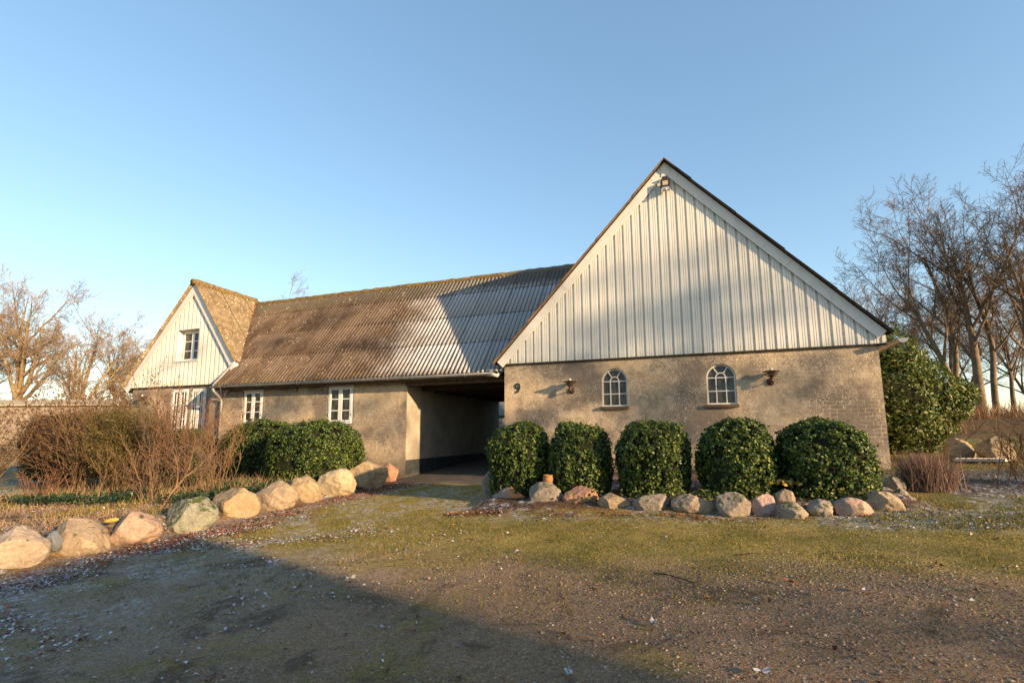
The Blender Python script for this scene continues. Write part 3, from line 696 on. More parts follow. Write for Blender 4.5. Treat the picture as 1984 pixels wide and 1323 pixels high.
# ---- yard behind the passage
PG = empty('passage_baffle', (-1.3, 7.5, 0), 'added unseen boarded baffle closing most of the far end of the passage', 'baffle')  # added out of view to keep light out of the passage
mb = MB()
for k in range(17): mb.box(-2.55 + k * .15, -2.405 + k * .15, 7.42, 7.45, -.1, 2.2)
mb.box(-2.55, -.01, 7.451, 7.49, 1.8, 1.92); mb.box(-2.55, -.01, 7.451, 7.49, .2, .32); mb.build('baffle_boards', M['dark'], PG)
CS = empty('courtyard_shed', (-9, 19, 0), 'grey shed glimpsed through the far end of the passage', 'shed')
mb = MB(); mb.box(-16, -3, 19, 24, -.5, 2.0)
for k in range(40): mb.box(-15.9 + k * .32, -15.86 + k * .32, 18.985, 18.999, -.3, 1.9)
mb.build('wall', simple('grey_boards', (.22, .22, .22), .9, var=.4), CS)
mb = MB(); mb.prism([(-16.3, 2.01), (-2.7, 2.01), (-4, 3.4), (-15, 3.4)], 18.7, 24.3); mb.build('roof', M['zinc'], CS)

# ---- west wing
Ww = empty('west_wing', (-12.4, .75, 0), 'smaller white gabled house wing at the left end of the long barn', 'house')
WW = [(-12.87, .75), (-12.02, .75), (-12.02, 2.44), (-12.87, 2.44)]; WX = [(-11.94, .75), (-11.2, .75), (-11.2, 2.43), (-11.94, 2.43)]
mb = MB(); wall_sheet(mb, [(-14.9, -1.2), (-10.1, -1.2), (-10.1, 2.53), (-14.9, 2.60)], [WW, WX], .75, .12)
mb.add([(-14.9, .75, -1.2), (-14.9, 9, -1.2), (-14.9, 9, 2.6), (-14.9, .75, 2.6)], [(0, 1, 2, 3)])
mb.add([(-10.1, .75, -1.2), (-10.1, 9, -1.2), (-10.1, 9, 3.0), (-10.1, .75, 3.0)], [(0, 1, 2, 3)])
mb.add([(-14.9, 9, -1.2), (-10.1, 9, -1.2), (-10.1, 9, 3.2), (-12, 9, 6.1), (-14.9, 9, 2.6)], [(0, 1, 2, 3, 4)])
mb.build('wall', M['wall_w'], Ww)
WAX, WAZ = -12.0, 6.13
def wz(x): return 6.17 - .14 - (1.141 * (WAX - x) if x < WAX else 1.375 * (x - WAX))
siding('gable_cladding', -14.93, -9.98, 2.53, wz, .72, Ww, pitch=.205, hole=(-12.74, -11.70, 3.42, 4.53))
mb = MB(); mb.box(-14.93, -10.0, .69, .749, 2.495, 2.529); mb.build('drip_trim', M['dark'], Ww)
# deep window reveal
mb = MB(); x0, x1, z0, z1 = -12.74, -11.70, 3.42, 4.53
mb.box(x0 - .05, x0, .685, .95, z0 - .02, z1 + .05); mb.box(x1, x1 + .05, .685, .95, z0 - .02, z1 + .05); mb.box(x0, x1, .685, .95, z1, z1 + .05)
mb.build('window_surround', M['board'], Ww)
mb = MB(); mb.box(x0 - .07, x1 + .07, .655, .95, z0 - .05, z0 - .021); mb.build('sill', M['iron'], Ww)
casement(x0, x1, z0 - .02, z1, .93, Ww)
mb = MB(); mb.box(-13.2, -11.2, 1.3, 1.34, 3.2, 4.8); mb.build('dark_backing', M['room_shade'], Ww)
mb = MB(); mb.box(-13.4, -10.7, 1.3, 1.35, .3, 2.5); mb.build('dark_backing', M['room_shade'], Ww)
casement(-12.85, -12.04, .80, 2.42, .79, Ww, cols=2); casement(-11.92, -11.22, .80, 2.41, .79, Ww, cols=2)
WFL = (-15.20, 2.52); WFR = (-9.84, 3.20); WAP = (-12.0, 6.17)
for sgn, ft in ((-1, WFL), (1, WFR)):
    mb = MB(); mitred(mb, WAP, ft, .25, .61, .64, sgn); mb.build('verge_board', M['board'], Ww)
mb = MB(); mb.prism([(-9.84, 3.20), (-9.78, 3.12), (-9.88, 2.92), (-10.02, 3.0)], .545, .80); mb.build('verge_end_cap', M['terra_wood'] if 'terra_wood' in M else M['board'], Ww)
mb = MB(); dz = .05
mb.prism([(WAP[0], WAP[1]), WFL, (WFL[0] + .03, WFL[1] - .06), (WAP[0], WAP[1] - .08)], .641, 9.2)
mb.prism([(WAP[0], WAP[1]), (WAP[0], WAP[1] - .08), (WFR[0] - .05, WFR[1] - .05), WFR], .641, 9.2)
mb.build('rafter_deck', M['dark'], Ww)
for ft, nm in ((WFL, 'l'), (WFR, 'r')):
    d = (Vector(WAP) - Vector(ft)); Hh = d.length; d.normalize()
    def wclip(v_):
        return (0, 99)
    def rclip(u, ft=ft, nm=nm, Hh=Hh):
        if nm == 'l': return (0, 99)
        y = .52 + u                                    # stop at the valley
        if y < .80: return (0, 99)
        return (min(1., (y - .80) / 2.45) * Hh, 99)
    roof_sheets('roof', (ft[0], .52, ft[1] + .045), (0, 1, 0), (d.x, 0, d.y), 8.7, Hh, M['roof_w'], Ww, clip=rclip)
ridge_tube('ridge_cap', (-12.0, .50, 6.215), (-12.0, 3.25, 6.20), .105, Ww)
gutter('gutter', ((-15.30, .50, 2.46), (-15.30, 9, 2.42)), .07, Ww)
mb = MB(); mb.tube([(-15.30, .62, 2.44), (-15.30, .62, 2.30), (-15.22, .68, 2.14), (-14.99, .78, 1.93), (-14.96, .8, 1.8), (-14.96, .8, -.8)], .045, 8); mb.build('downpipe', M['copper'], Ww)

# the number, cut from sheet
mb = MB(); pth = [(.048 + .0 + .052 * math.cos(R(a)) - .048, .058 + .055 * math.sin(R(a))) for a in range(0, 361, 15)]
def strip(mb, P, w_, y0, y1, cx, cz):
    n = len(P); Lf, Rt = [], []
    for i, p in enumerate(P):
        a = Vector(P[max(i-1, 0)]); b = Vector(P[min(i+1, n-1)]); d = (b - a).normalized(); q = Vector((-d.y, d.x)) * w_ / 2
        Lf.append((p[0] + q.x + cx, p[1] + q.y + cz)); Rt.append((p[0] - q.x + cx, p[1] - q.y + cz))
    for i in range(n - 1): mb.prism([Lf[i], Lf[i+1], Rt[i+1], Rt[i]], y0, y1)
strip(mb, pth, .042, -.018, -.003, .352, 1.925)
strip(mb, [(.052 * math.cos(R(a)) , .058 + .170 * math.sin(R(a))) if False else (-.03 + .082 * math.cos(R(a)), .058 + .150 * math.sin(R(a))) for a in range(0, -91, -10)] + [(-.055, -.088)], .042, -.0185, -.0035, .352, 1.925)
num = mb.build('house_number', M['black']); tag(num, 'black house number nine on the tan wall beside the passage', 'number')

# wall lamps
def wall_lamp(x, z, y=0, label='', tilt=0.):
    L = empty('wall_lamp', (x, y, z), label, 'lamp', 'stacked shade lamps on the barn walls')
    mb = MB(); mb.lathe([(.075, -.001), (.078, -.012), (.07, -.03), (.02, -.036)], (x, y, z), 'y', 20); mb.build('wall_plate', M['copper'], L)
    mb = MB(); mb.tube([(x, y - .03, z), (x, y - .17, z - .015), (x, y - .185, z + .0), (x, y - .185, z + .05)], .013, 8); mb.build('arm', M['copper'], L)
    cy = y - .185
    mb = MB(); mb.lathe([(.03, z - .03), (.036, z + .0), (.036, z + .10)], (x, cy, 0), 'z', 14); mb.lathe([(.045, z + .10), (.058, z + .115), (.045, z + .13)], (x, cy, 0), 'z', 14); mb.build('lamp_stem', M['copper'], L)
    mb = MB()
    for r_, h0 in ((.095, .11), (.125, .155), (.165, .20)):
        mb.lathe([(.03, z + h0 + .022), (r_ * .6, z + h0 + .020), (r_, z + h0 + .004), (r_, z + h0 - .004), (r_ * .6, z + h0 + .012), (.03, z + h0 + .014)], (x, cy, 0), 'z', 22)
    mb.build('lamp_shade', M['copper'], L)
    mb = MB(); mb.lathe([(.02, z + .225), (.035, z + .24), (.03, z + .262), (.008, z + .272)], (x, cy, 0), 'z', 14); mb.build('finial', M['lampwhite'], L)
    return L
wall_lamp(1.73, 1.82, label='brown stacked shade wall lamp nearest the house number, left of both arched windows')
wall_lamp(6.02, 1.86, label='brown stacked shade wall lamp right of both arched windows')
wall_lamp(-14.10, 1.98, .75, label='dark wall lamp on the left house wing, half behind bare twigs')

# flood light
FLt = empty('flood_light', (4.10, -.16, 6.66), 'black floodlight with motion sensor under the gable peak', 'floodlight')
mb = MB(); mb.box(4.05, 4.15, -.20, -.12, 6.735, 6.77); mb.box(4.08, 4.12, -.19, -.15, 6.676, 6.735); mb.build('bracket', M['copper'], FLt)
mb = MB(); fy = -.225
mb.box(4.00, 4.21, fy, fy + .09, 6.50, 6.675); h_ = mb.build('housing', M['black'], FLt)
mb = MB(); mb.box(4.045, 4.165, fy - .006, fy + .002, 6.535, 6.64); mb.build('lens', M['lens'], FLt)
mb = MB(); mb.box(4.03, 4.19, fy + .01, fy + .1, 6.43, 6.497); mb.lathe([(.028, -.05), (.032, -.02), (.032, .0)], (4.11, fy + .01, 6.42), 'y', 14); mb.build('motion_sensor', M['sensor'], FLt)

# ------------------------------------------------------------------ vegetation
def bark_mat(name, a, b, rough=.85):
    t = NT(name, rough, .2)
    c = t.mix(t.map(t.noise(3.5, 5, .7), .38, .64), a, b); t.col(c); t.bump(t.noise(20, 5, .7), .5, .02); return t.m
M['bark'] = bark_mat('bark', (.27, .205, .115), (.15, .11, .065)); M['twig'] = bark_mat('twig_bark', (.27, .20, .135), (.19, .135, .095))
M['bark_r'] = bark_mat('bark_brown', (.17, .125, .08), (.10, .075, .05)); M['twig_r'] = bark_mat('twig_brown', (.21, .145, .09), (.13, .09, .06))
M['redtwig'] = bark_mat('red_twig', (.17, .088, .05), (.105, .058, .035)); M['tantwig'] = bark_mat('tan_twig', (.20, .125, .07), (.12, .075, .045))
M['greytwig'] = bark_mat('grey_twig', (.15, .105, .085), (.10, .065, .055))
def leaf_mat(name, cols, rough=.42, spec=.45, trans=.25):
    t = NT(name, rough, spec); n = t.n('ShaderNodeTexNoise'); t.l(t.P, n.inputs[0]); n.inputs['Scale'].default_value = 3
    f = t.math('ADD', t.math('MULTIPLY', t.island(), .75), t.math('MULTIPLY', n.outputs[0], .3))
    k = len(cols) - 1; c = t.ramp(f, [(i / k, q) for i, q in enumerate(cols)]); t.col(c)
    if trans:
        out = [q for q in t.t.nodes if q.type == 'OUTPUT_MATERIAL'][0]
        tr = t.n('ShaderNodeBsdfTranslucent'); t.l(c, tr.inputs[0]); mx = t.n('ShaderNodeMixShader'); mx.inputs[0].default_value = trans
        t.l(t.b.outputs[0], mx.inputs[1]); t.l(tr.outputs[0], mx.inputs[2]); t.l(mx.outputs[0], out.inputs['Surface'])
    return t.m
M['box'] = leaf_mat('box_leaves', [(.10, .055, .02), (.018, .040, .008), (.030, .060, .012), (.042, .078, .014), (.072, .118, .018), (.13, .17, .028), (.23, .21, .05)], .48, .35)
M['boxcore'] = simple('shrub_inner_shade', (.018, .02, .010), .95, .1, var=.5)
M['laurel'] = leaf_mat('laurel_leaves', [(.025, .05, .010), (.06, .095, .015), (.10, .125, .02), (.17, .155, .035)], .42, .3)
M['rose'] = leaf_mat('russet_leaves', [(.09, .04, .022), (.06, .045, .018), (.13, .065, .03), (.05, .05, .018)], .6)
M['olive'] = leaf_mat('olive_sprays', [(.07, .05, .018), (.11, .068, .022), (.075, .08, .02), (.17, .11, .03)], .6)
M['ivy'] = leaf_mat('ivy_leaves', [(.016, .035, .012), (.03, .055, .016), (.05, .08, .02)], .35)
M['lowgreen'] = leaf_mat('low_green_leaves', [(.05, .08, .015), (.10, .12, .02), (.16, .15, .03)], .5)
M['dry'] = leaf_mat('dry_grass', [(.22, .14, .07), (.34, .22, .11), (.42, .30, .17), (.18, .10, .05)], .8, .15)
M['grass'] = leaf_mat('green_grass', [(.06, .075, .015), (.16, .14, .025), (.32, .24, .06)], .6, .2)
M['rose_dry'] = leaf_mat('rusty_undergrowth', [(.16, .08, .045), (.24, .13, .07), (.30, .19, .10), (.11, .06, .035)], .8, .15)
M['lav'] = leaf_mat('faded_lavender', [(.17, .11, .085), (.24, .16, .12), (.14, .085, .07), (.30, .22, .17)], .8, .15)

class Chains:
    def __init__(s): s.c = []
    def mesh(s, name, mat, parent=None, nside=lambda r: 6 if r > .05 else (4 if r > .018 else 3)):
        V = []; Fq = []; base = 0
        for pts, rs in s.c:
            n = nside(max(rs)); P = np.array(pts); T = np.gradient(P, axis=0); T /= np.linalg.norm(T, axis=1, keepdims=True) + 1e-9
            ref = np.cross(T[0], [0.3, .9, .2]); ref /= np.linalg.norm(ref) + 1e-9
            ang = np.arange(n) * 2 * math.pi / n
            A = ref[None] - T * (T @ ref)[:, None]; A /= np.linalg.norm(A, axis=1, keepdims=True) + 1e-9; B = np.cross(T, A)
            ring = P[:, None] + np.array(rs)[:, None, None] * (np.cos(ang)[None, :, None] * A[:, None] + np.sin(ang)[None, :, None] * B[:, None])
            V.append(ring.reshape(-1, 3)); m = len(P); k = np.arange(n)
            for i in range(m - 1):
                Fq.append(np.stack([base + i*n + k, base + i*n + (k+1) % n, base + (i+1)*n + (k+1) % n, base + (i+1)*n + k], -1))
            base += m * n
        return npmesh(name, np.concatenate(V), np.concatenate(Fq), mat, parent, smooth=True)
def grow(p, d, L, r, lvl, P, rg, out):
    """one branch: out[lvl] gets its chain; P per-level parameter dicts"""
    q = P[lvl]; n = q['n']; pts = [np.array(p, float)]; d = np.array(d, float); d /= np.linalg.norm(d); rs = [r]; ds = [d]
    st = L / n
    for i in range(n):
        d = d + rg.normal(0, q['w'], 3) + np.array([0, 0, q['up']]); d /= np.linalg.norm(d)
        pts.append(pts[-1] + d * st); ds.append(d); rs.append(max(q['rmin'], r * (1 - (1 - q['tip']) * (i + 1) / n)))
    out[lvl].append((pts, rs))
    if lvl + 1 >= len(P): return
    q2 = P[lvl + 1]; k = q['kids'] if not callable(q['kids']) else q['kids'](L); k = max(1, int(round(k * rg.uniform(.8, 1.2))))
    for j in range(k):
        f = q['from'] + (1 - q['from']) * (j + rg.uniform(0, .9)) / k; f = min(f, .999); x = f * n; i = int(x); t = x - i
        pos = pts[i] * (1 - t) + pts[i+1] * t; dd = ds[i+1]; a = math.radians(rg.uniform(*q2['ang'])); 
        o = np.cross(dd, rg.normal(0, 1, 3)); o /= np.linalg.norm(o) + 1e-9
        nd = dd * math.cos(a) + o * math.sin(a)
        rr = (rs[i] * (1 - t) + rs[i+1] * t); ll = L * q2['len'] * rg.uniform(.7, 1.15) * (1 - q['sh'] * (f - q['from']) / (1 - q['from'] + 1e-6))
        grow(pos, nd, ll, max(q2['rmin'], rr * q2['rr'] * rg.uniform(.8, 1.1)), lvl + 1, P, rg, out)
def tree_params(kids=(9, 7, 7, 5), spread=(20, 52), rmin=.010, frm=.45, w=.06, l0=.50, l1=.95):
    return [dict(n=10, w=w, up=.03, rmin=.03, tip=.30, kids=kids[0], sh=.12, l0=l0, **{'from': frm}),
            dict(n=10, w=.065, up=.035, rmin=rmin * 1.6, tip=.12, len=l1, ang=spread, rr=.58, kids=kids[1], sh=.35, **{'from': .15}),
            dict(n=7, w=.09, up=.03, rmin=rmin * 1.2, tip=.22, len=.42, ang=(25, 60), rr=.50, kids=kids[2], sh=.35, **{'from': .10}),
            dict(n=5, w=.11, up=.02, rmin=rmin, tip=.5, len=.52, ang=(28, 60), rr=.50, kids=kids[3], sh=.3, **{'from': .12}),
            dict(n=4, w=.13, up=.015, rmin=rmin * .8, tip=.6, len=.62, ang=(28, 62), rr=.6, kids=0, sh=0, **{'from': .1})]
def tree(name, loc, H, r, seed, label, group, mats, lean=(0, 0), params=None, parts=True, stems=None):
    rg = np.random.default_rng(seed); P = params or tree_params(); out = [[] for _ in P]
    T = empty(name, loc, label, 'tree', group)
    for (dx, dy, hh, rr) in (stems or [(lean[0], lean[1], H, r)]): grow((dx * .3, dy * .3, -.2), (dx, dy, 1), hh * P[0]['l0'], rr, 0, P, rg, out)
    a = Chains(); a.c = out[0] + out[1]; b = Chains(); b.c = sum(out[2:], [])
    for nm, c, m in (('trunk', a, mats[0]), ('crown', b, mats[1])):
        o = c.mesh(nm, m, None); o.parent = T
    return T
def copy_tree(T, loc, rz, sc, label):
    r_ = T.copy(); COL.objects.link(r_); r_.location = loc; r_.rotation_euler = (0, 0, rz); r_.scale = (sc, sc, sc); r_['label'] = label
    for ch in [c for c in T.children]:
        c = ch.copy(); COL.objects.link(c); c.parent = r_
    return r_
GL = 'bare trees beyond the left house wing'; GR = 'bare trees on the bank at the right'; GS = 'bare trees out of the picture towards the sun'
ml = (M['bark'], M['twig']); mr = (M['bark_r'], M['twig_r'])
DP = tree_params((11, 10, 8, 6), (14, 62), .0115, .34, .05, .50, .82)
t1 = tree('bare_tree', (-57.6, 17.4, .1), 20.5, .60, 17, 'large golden barked bare tree leaning right near the left edge', GL, ml, (.22, .06), DP)
t2 = tree('bare_tree', (-56.5, 21.9, .1), 20, .42, 9, 'many stemmed bare tree, second from the left behind the brown shrubs', GL, ml, (0, 0), tree_params((7, 8, 7, 5), (12, 50), .0115, .25, .05, .58, .62),
          stems=[(-.18, .0, 17.5, .26), (.02, .05, 19.5, .30), (.20, .02, 17, .24), (.42, -.1, 14, .2)])
copy_tree(t1, (-63.5, 15.5, .1), 2.2, .93, 'bare tree cut off by the left edge of the picture')
copy_tree(t2, (-56.3, 26.4, .1), 2.0, .90, 'slender bare tree, third crown from the left between two larger trees')
copy_tree(t1, (-56.5, 32.0, .1), 4.2, .84, 'bare tree partly hidden by the left roof verge of the white gabled wing')
copy_tree(t2, (-40.5, 35.5, -.1), 1.0, 1.22, 'only the twiggy top of a bare tree showing above the mossy ridge')
# right bank
RP = tree_params((9, 10, 7, 5), (12, 46), .0088, .42, .045, .55, .80)
tA = tree('bare_tree', (18.9, 20.9, .95), 12.6, .36, 21, 'large spreading bare tree with forked trunk leaning towards the barn roof', GR, mr, (-.07, -.02), RP,
          stems=[(-.06, -.03, 15.6, .26), (-.36, -.06, 14.2, .20)])
tB = tree('bare_tree', (21.0, 20.4, .95), 15.6, .25, 32, 'tallest bare tree, cut off by the right edge of the picture', GR, mr, (-.05, -.03), RP)
tC = tree('bare_tree', (20.0, 21.9, .95), 13.5, .17, 45, 'slim curved bare tree just right of the evergreen laurel', GR, mr, (-.06, .02), tree_params((10, 7, 7, 5), (20, 50), .0075, .40, .11, .72, .42))
copy_tree(tC, (20.4, 19.6, .95), 2.0, 1.05, 'slim bare tree with a bowed trunk, second right of the laurel')
copy_tree(tC, (21.6, 21.8, .95), 4.1, .98, 'slim bare tree between the two bowed trunks and the right edge')
copy_tree(tC, (19.1, 23.4, .95), 5.3, 1.1, 'slim bare tree standing behind the forked trunk')
rb = [(18.3, 41.0, 1.5, 'small distant bare tree nearest the right roof slope'), (19.8, 38.5, 2.6, 'distant bare tree just above the laurel top'),
      (22.1, 39.5, .4, 'distant bare tree seen behind the forked tree'), (24.5, 37.5, 3.3, 'distant bare tree between the laurel and the slim trunks'),
      (27.5, 36.0, 4.9, 'distant bare tree behind the slim bowed trunks'), (30.5, 38.0, 5.8, 'distant bare tree farthest right behind the bank')]
for i, (x, y, rz, lab) in enumerate(rb): copy_tree((tB, tA)[i % 2], (x, y, 1.0), rz, (.80, .95, .85, .9, .8, .85)[i], lab)
# trees that throw the soft dapple over the gable (out of frame, towards the sun)
sp = []
for i, (x, y, rz, s_) in enumerate(sp): copy_tree(tC, (x, y, -.1), rz, s_, ('nearest', 'second', 'farthest', 'slimmest')[i] + ' unseen bare tree beyond the right edge of the yard towards the low sun')
def cast(px, py, pz, D_): k = D_ / SUN.x; return np.array([px + SUN.x * k, py + SUN.y * k, pz + SUN.z * k])
# neighbouring building out of frame whose shadow lies on the left of the yard
NB = empty('unseen_shade_building', (22, -20, 0), 'unseen plain limewashed building behind the viewer that shades the left of the yard', 'building')
def skewed(z0, z1, g): return [(x, y, z) for z in (z0, z1) for x, y in ((19.5-g, -14.5+g), (26+g, -16.97+g), (26+g, -29-g), (19.5-g, -26.5-g))]
mb = MB(); mb.add(skewed(-1, 4.66, 0), [(0,1,5,4),(1,2,6,5),(2,3,7,6),(3,0,4,7)]); mb.build('wall', simple('limewash', (.55, .52, .46), .9), NB)
mb = MB(); mb.add(skewed(4.661, 4.80, .02), [(0,1,5,4),(1,2,6,5),(2,3,7,6),(3,0,4,7),(4,5,6,7),(3,2,1,0)]); mb.build('roof', M['dark'], NB)

# ---- leaf clouds
def leaves(name, P, Nn, L, Wd, mat, parent, rg, jit=.8, fold=.25):
    """bent diamond leaves at points P with preferred normals Nn"""
    n = len(P); N_ = Nn + rg.normal(0, jit, (n, 3)); N_ /= np.linalg.norm(N_, axis=1, keepdims=True)
    T = np.cross(N_, rg.normal(0, 1, (n, 3))); T /= np.linalg.norm(T, axis=1, keepdims=True); B = np.cross(N_, T)
    s = rg.uniform(.5, 1.4, (n, 1)); l_ = L * s; w_ = Wd * s
    a = P - T * l_ * .5; b = P + B * w_ * .5 + N_ * w_ * fold; c = P + T * l_ * .5; d = P - B * w_ * .5 + N_ * w_ * fold
    V = np.stack([a, b, c, d], 1).reshape(-1, 3); i = np.arange(n) * 4
    Fq = np.concatenate([np.stack([i, i+1, i+2], -1), np.stack([i, i+2, i+3], -1)])
    return npmesh(name, V, Fq, mat, parent)
def nz(P, f, s=0.):
    return np.array([noise.noise((p[0]*f + s, p[1]*f, p[2]*f)) for p in P])
def clipped(name, c, hw, hd, z0, z1, seed, label, cat, group, mats, n=15000, L=.046, pw=2.9, clump=.075, sprig=.035):
    rg = np.random.default_rng(seed); T = empty(name, (c[0], c[1], z0), label, cat, group); hz = (z1 - z0) / 2
    D = rg.normal(0, 1, (n, 3)); D /= np.linalg.norm(D, axis=1, keepdims=True)
    k = (np.abs(D[:, 0])**pw + np.abs(D[:, 1])**pw + np.abs(D[:, 2])**pw) ** (-1 / pw); S = D * k[:, None]
    nn = nz(D, 1.6, seed) * .14 + nz(D, 6, seed) * clump + nz(D, 13, seed + 5) * clump * .8
    hol = nz(D, 5.5, seed + 9) + .5 * nz(D, 11, seed); dep = 1 - np.abs(rg.normal(0, .045, n)) - np.where(hol > .30, .16, 0.); dep += np.where(rg.random(n) < sprig, rg.uniform(.02, .10, n), 0)
    S = S * (dep + nn)[:, None]
    lo = D[:, 2] < 0; kb = (np.abs(D[:, 0])**2.3 + np.abs(D[:, 1])**2.3) ** (-1 / 2.3)
    kb = np.minimum(kb, 1 / np.maximum(np.abs(D[:, 2]), 1e-3)); S = np.where(lo[:, None], D * (kb * (dep + nn * (1 + .6 * S[:, 2])))[:, None], S)
    narrow = 1 - .07 * np.clip(-S[:, 2], 0, 1) ** 2
    P = np.stack([S[:, 0] * hw * narrow, S[:, 1] * hd * narrow, S[:, 2] * hz + hz], -1)
    o = leaves('foliage', P, D * [1, 1, 1] + [0, 0, .25], L, L * .66, mats, None, rg, .7); o.parent = T
    bm = bmesh.new(); bmesh.ops.create_icosphere(bm, subdivisions=4, radius=1)
    for v in bm.verts:
        d = v.co.normalized(); kk = (abs(d.x)**pw + abs(d.y)**pw + abs(d.z)**pw) ** (-1 / pw)
        if d.z < 0: kk = min((abs(d.x)**2.3 + abs(d.y)**2.3 + 1e-6) ** (-1 / 2.3), 1 / max(abs(d.z), 1e-3))
        q = d * kk * (.90 + .10 * noise.noise(Vector((d.x*2.2 + seed, d.y*2.2, d.z*2.2))) + .06 * noise.noise(d * 7)); v.co = (q.x * hw, q.y * hd, q.z * hz + hz)
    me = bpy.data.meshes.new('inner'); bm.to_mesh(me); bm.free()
    o = link('dark_core', me, M['boxcore'], None); o.parent = T  # solid dark body standing in for the shade among the leaves
    return T
IT = empty('dapple_tree', (48, -17, -.2), 'unseen tree beyond the right edge of the yard, loose leaf clumps placed to dapple the walls', 'tree'); rgi = np.random.default_rng(19); ip = []
for (px, py, pz, r_, d_) in [(6.4, 0, 1.9, .42, .55), (6.35, 0, 1.1, .36, .5), (1.15, 0, 1.05, .36, .5), (3.9, 0, 1.75, .42, .45), (2.0, 0, 2.4, .3, .4), (2.9, 0, 3.25, .62, .4), (4.5, 0, 3.7, .75, .45), (5.9, 0, 3.25, .5, .4), (5.1, 0, 4.9, .42, .35),
                             (3.3, 0, 4.5, .4, .35), (-4.25, .42, 1.65, .32, .5), (-3.5, .42, .95, .28, .45), (-6.9, .42, 1.85, .40, .45), (-8.0, .42, 1.5, .3, .4), (-7.6, 2.3, 4.9, .55, .4), (-5.2, 1.1, 3.5, .45, .4), (-9.2, 1.5, 4.0, .4, .4), (-12.5, .75, 3.6, .5, .35), (7.6, 0, 1.2, .3, .3),
                             (5.6, -7.9, -.4, .34, .7), (4.3, -8.7, -.4, .30, .7), (6.6, -6.2, -.2, .25, .4), (6.3, -7.4, -.3, .3, .5), (4.9, -8.3, -.4, .3, .6), (3.4, -6.9, -.4, .22, .4)]:
    q = cast(px, py, pz, 44 + rgi.uniform(-3, 3)); n = int(d_ * r_ * r_ * (235 if py == 0 and pz < 2.5 or pz < .5 else 230)); ip.append(q + rgi.normal(0, r_ * .55, (n, 3)))  # clumps added along the sun's rays so their shadows fall on chosen spots
ip = np.concatenate(ip) - [48, -17, -.2]
o = leaves('shadow_clumps', ip, np.tile([1., -.38, .25], (len(ip), 1)), .27, .20, M['ivy'], None, rgi, .5); o.parent = IT
it = Chains(); it.c = [([np.array([0, 0, 0.]), np.array([.2, .1, 5.]), np.array([-.3, .2, 9.]), np.array([0, .4, 15.])], [.3, .25, .2, .08])] + [([np.array([0, .2, 4. + k * 1.2]), (np.array([0, .2, 4.5 + k * 1.2]) + ip[k * len(ip) // 9]) / 2, ip[k * len(ip) // 9]], [.09, .06, .02]) for k in range(9)]
o = it.mesh('trunk', M['bark'], None); o.parent = IT
GB = 'clipped box bushes in front of the barn walls'
bx = [(1.47, -3.15, .55, .52, -.33, .98, 'rounded green box bush nearest the passage, first of the five by the gable wall'),
      (2.54, -3.2, .54, .52, -.30, .98, 'rounded green box bush just right of the clay pot'),
      (3.78, -3.3, .56, .55, -.26, 1.0, 'rounded green box bush in the middle of the five by the gable wall'),
      (5.01, -3.35, .55, .55, -.22, .99, 'rounded green box bush under the right arched window'),
      (6.15, -3.35, .62, .60, -.18, .96, 'widest green box bush at the right corner of the gable wall')]
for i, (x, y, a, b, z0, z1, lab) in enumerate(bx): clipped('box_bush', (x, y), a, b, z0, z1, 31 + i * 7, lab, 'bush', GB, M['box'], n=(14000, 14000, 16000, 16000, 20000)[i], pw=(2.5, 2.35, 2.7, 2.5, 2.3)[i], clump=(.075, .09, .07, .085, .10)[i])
clipped('box_bush', (-4.42, -1.55), 1.22, .95, -.52, 1.17, 51, 'broad rounded box bush under the double window beside the stone row', 'bush', GB, M['box'], n=27000, pw=2.3)
clipped('box_bush', (-6.95, -.75), 1.12, .85, -.60, 1.22, 52, 'squarer box bush left of the broad one under the left window', 'bush', GB, M['box'], n=21000, pw=2.7)
clipped('box_bush', (-9.6, -1.2), 1.25, .8, -.65, .98, 53, 'dark green bush behind the bare red twigs below the house windows', 'bush', GB, M['box'], n=15000, pw=2.5, clump=.09)
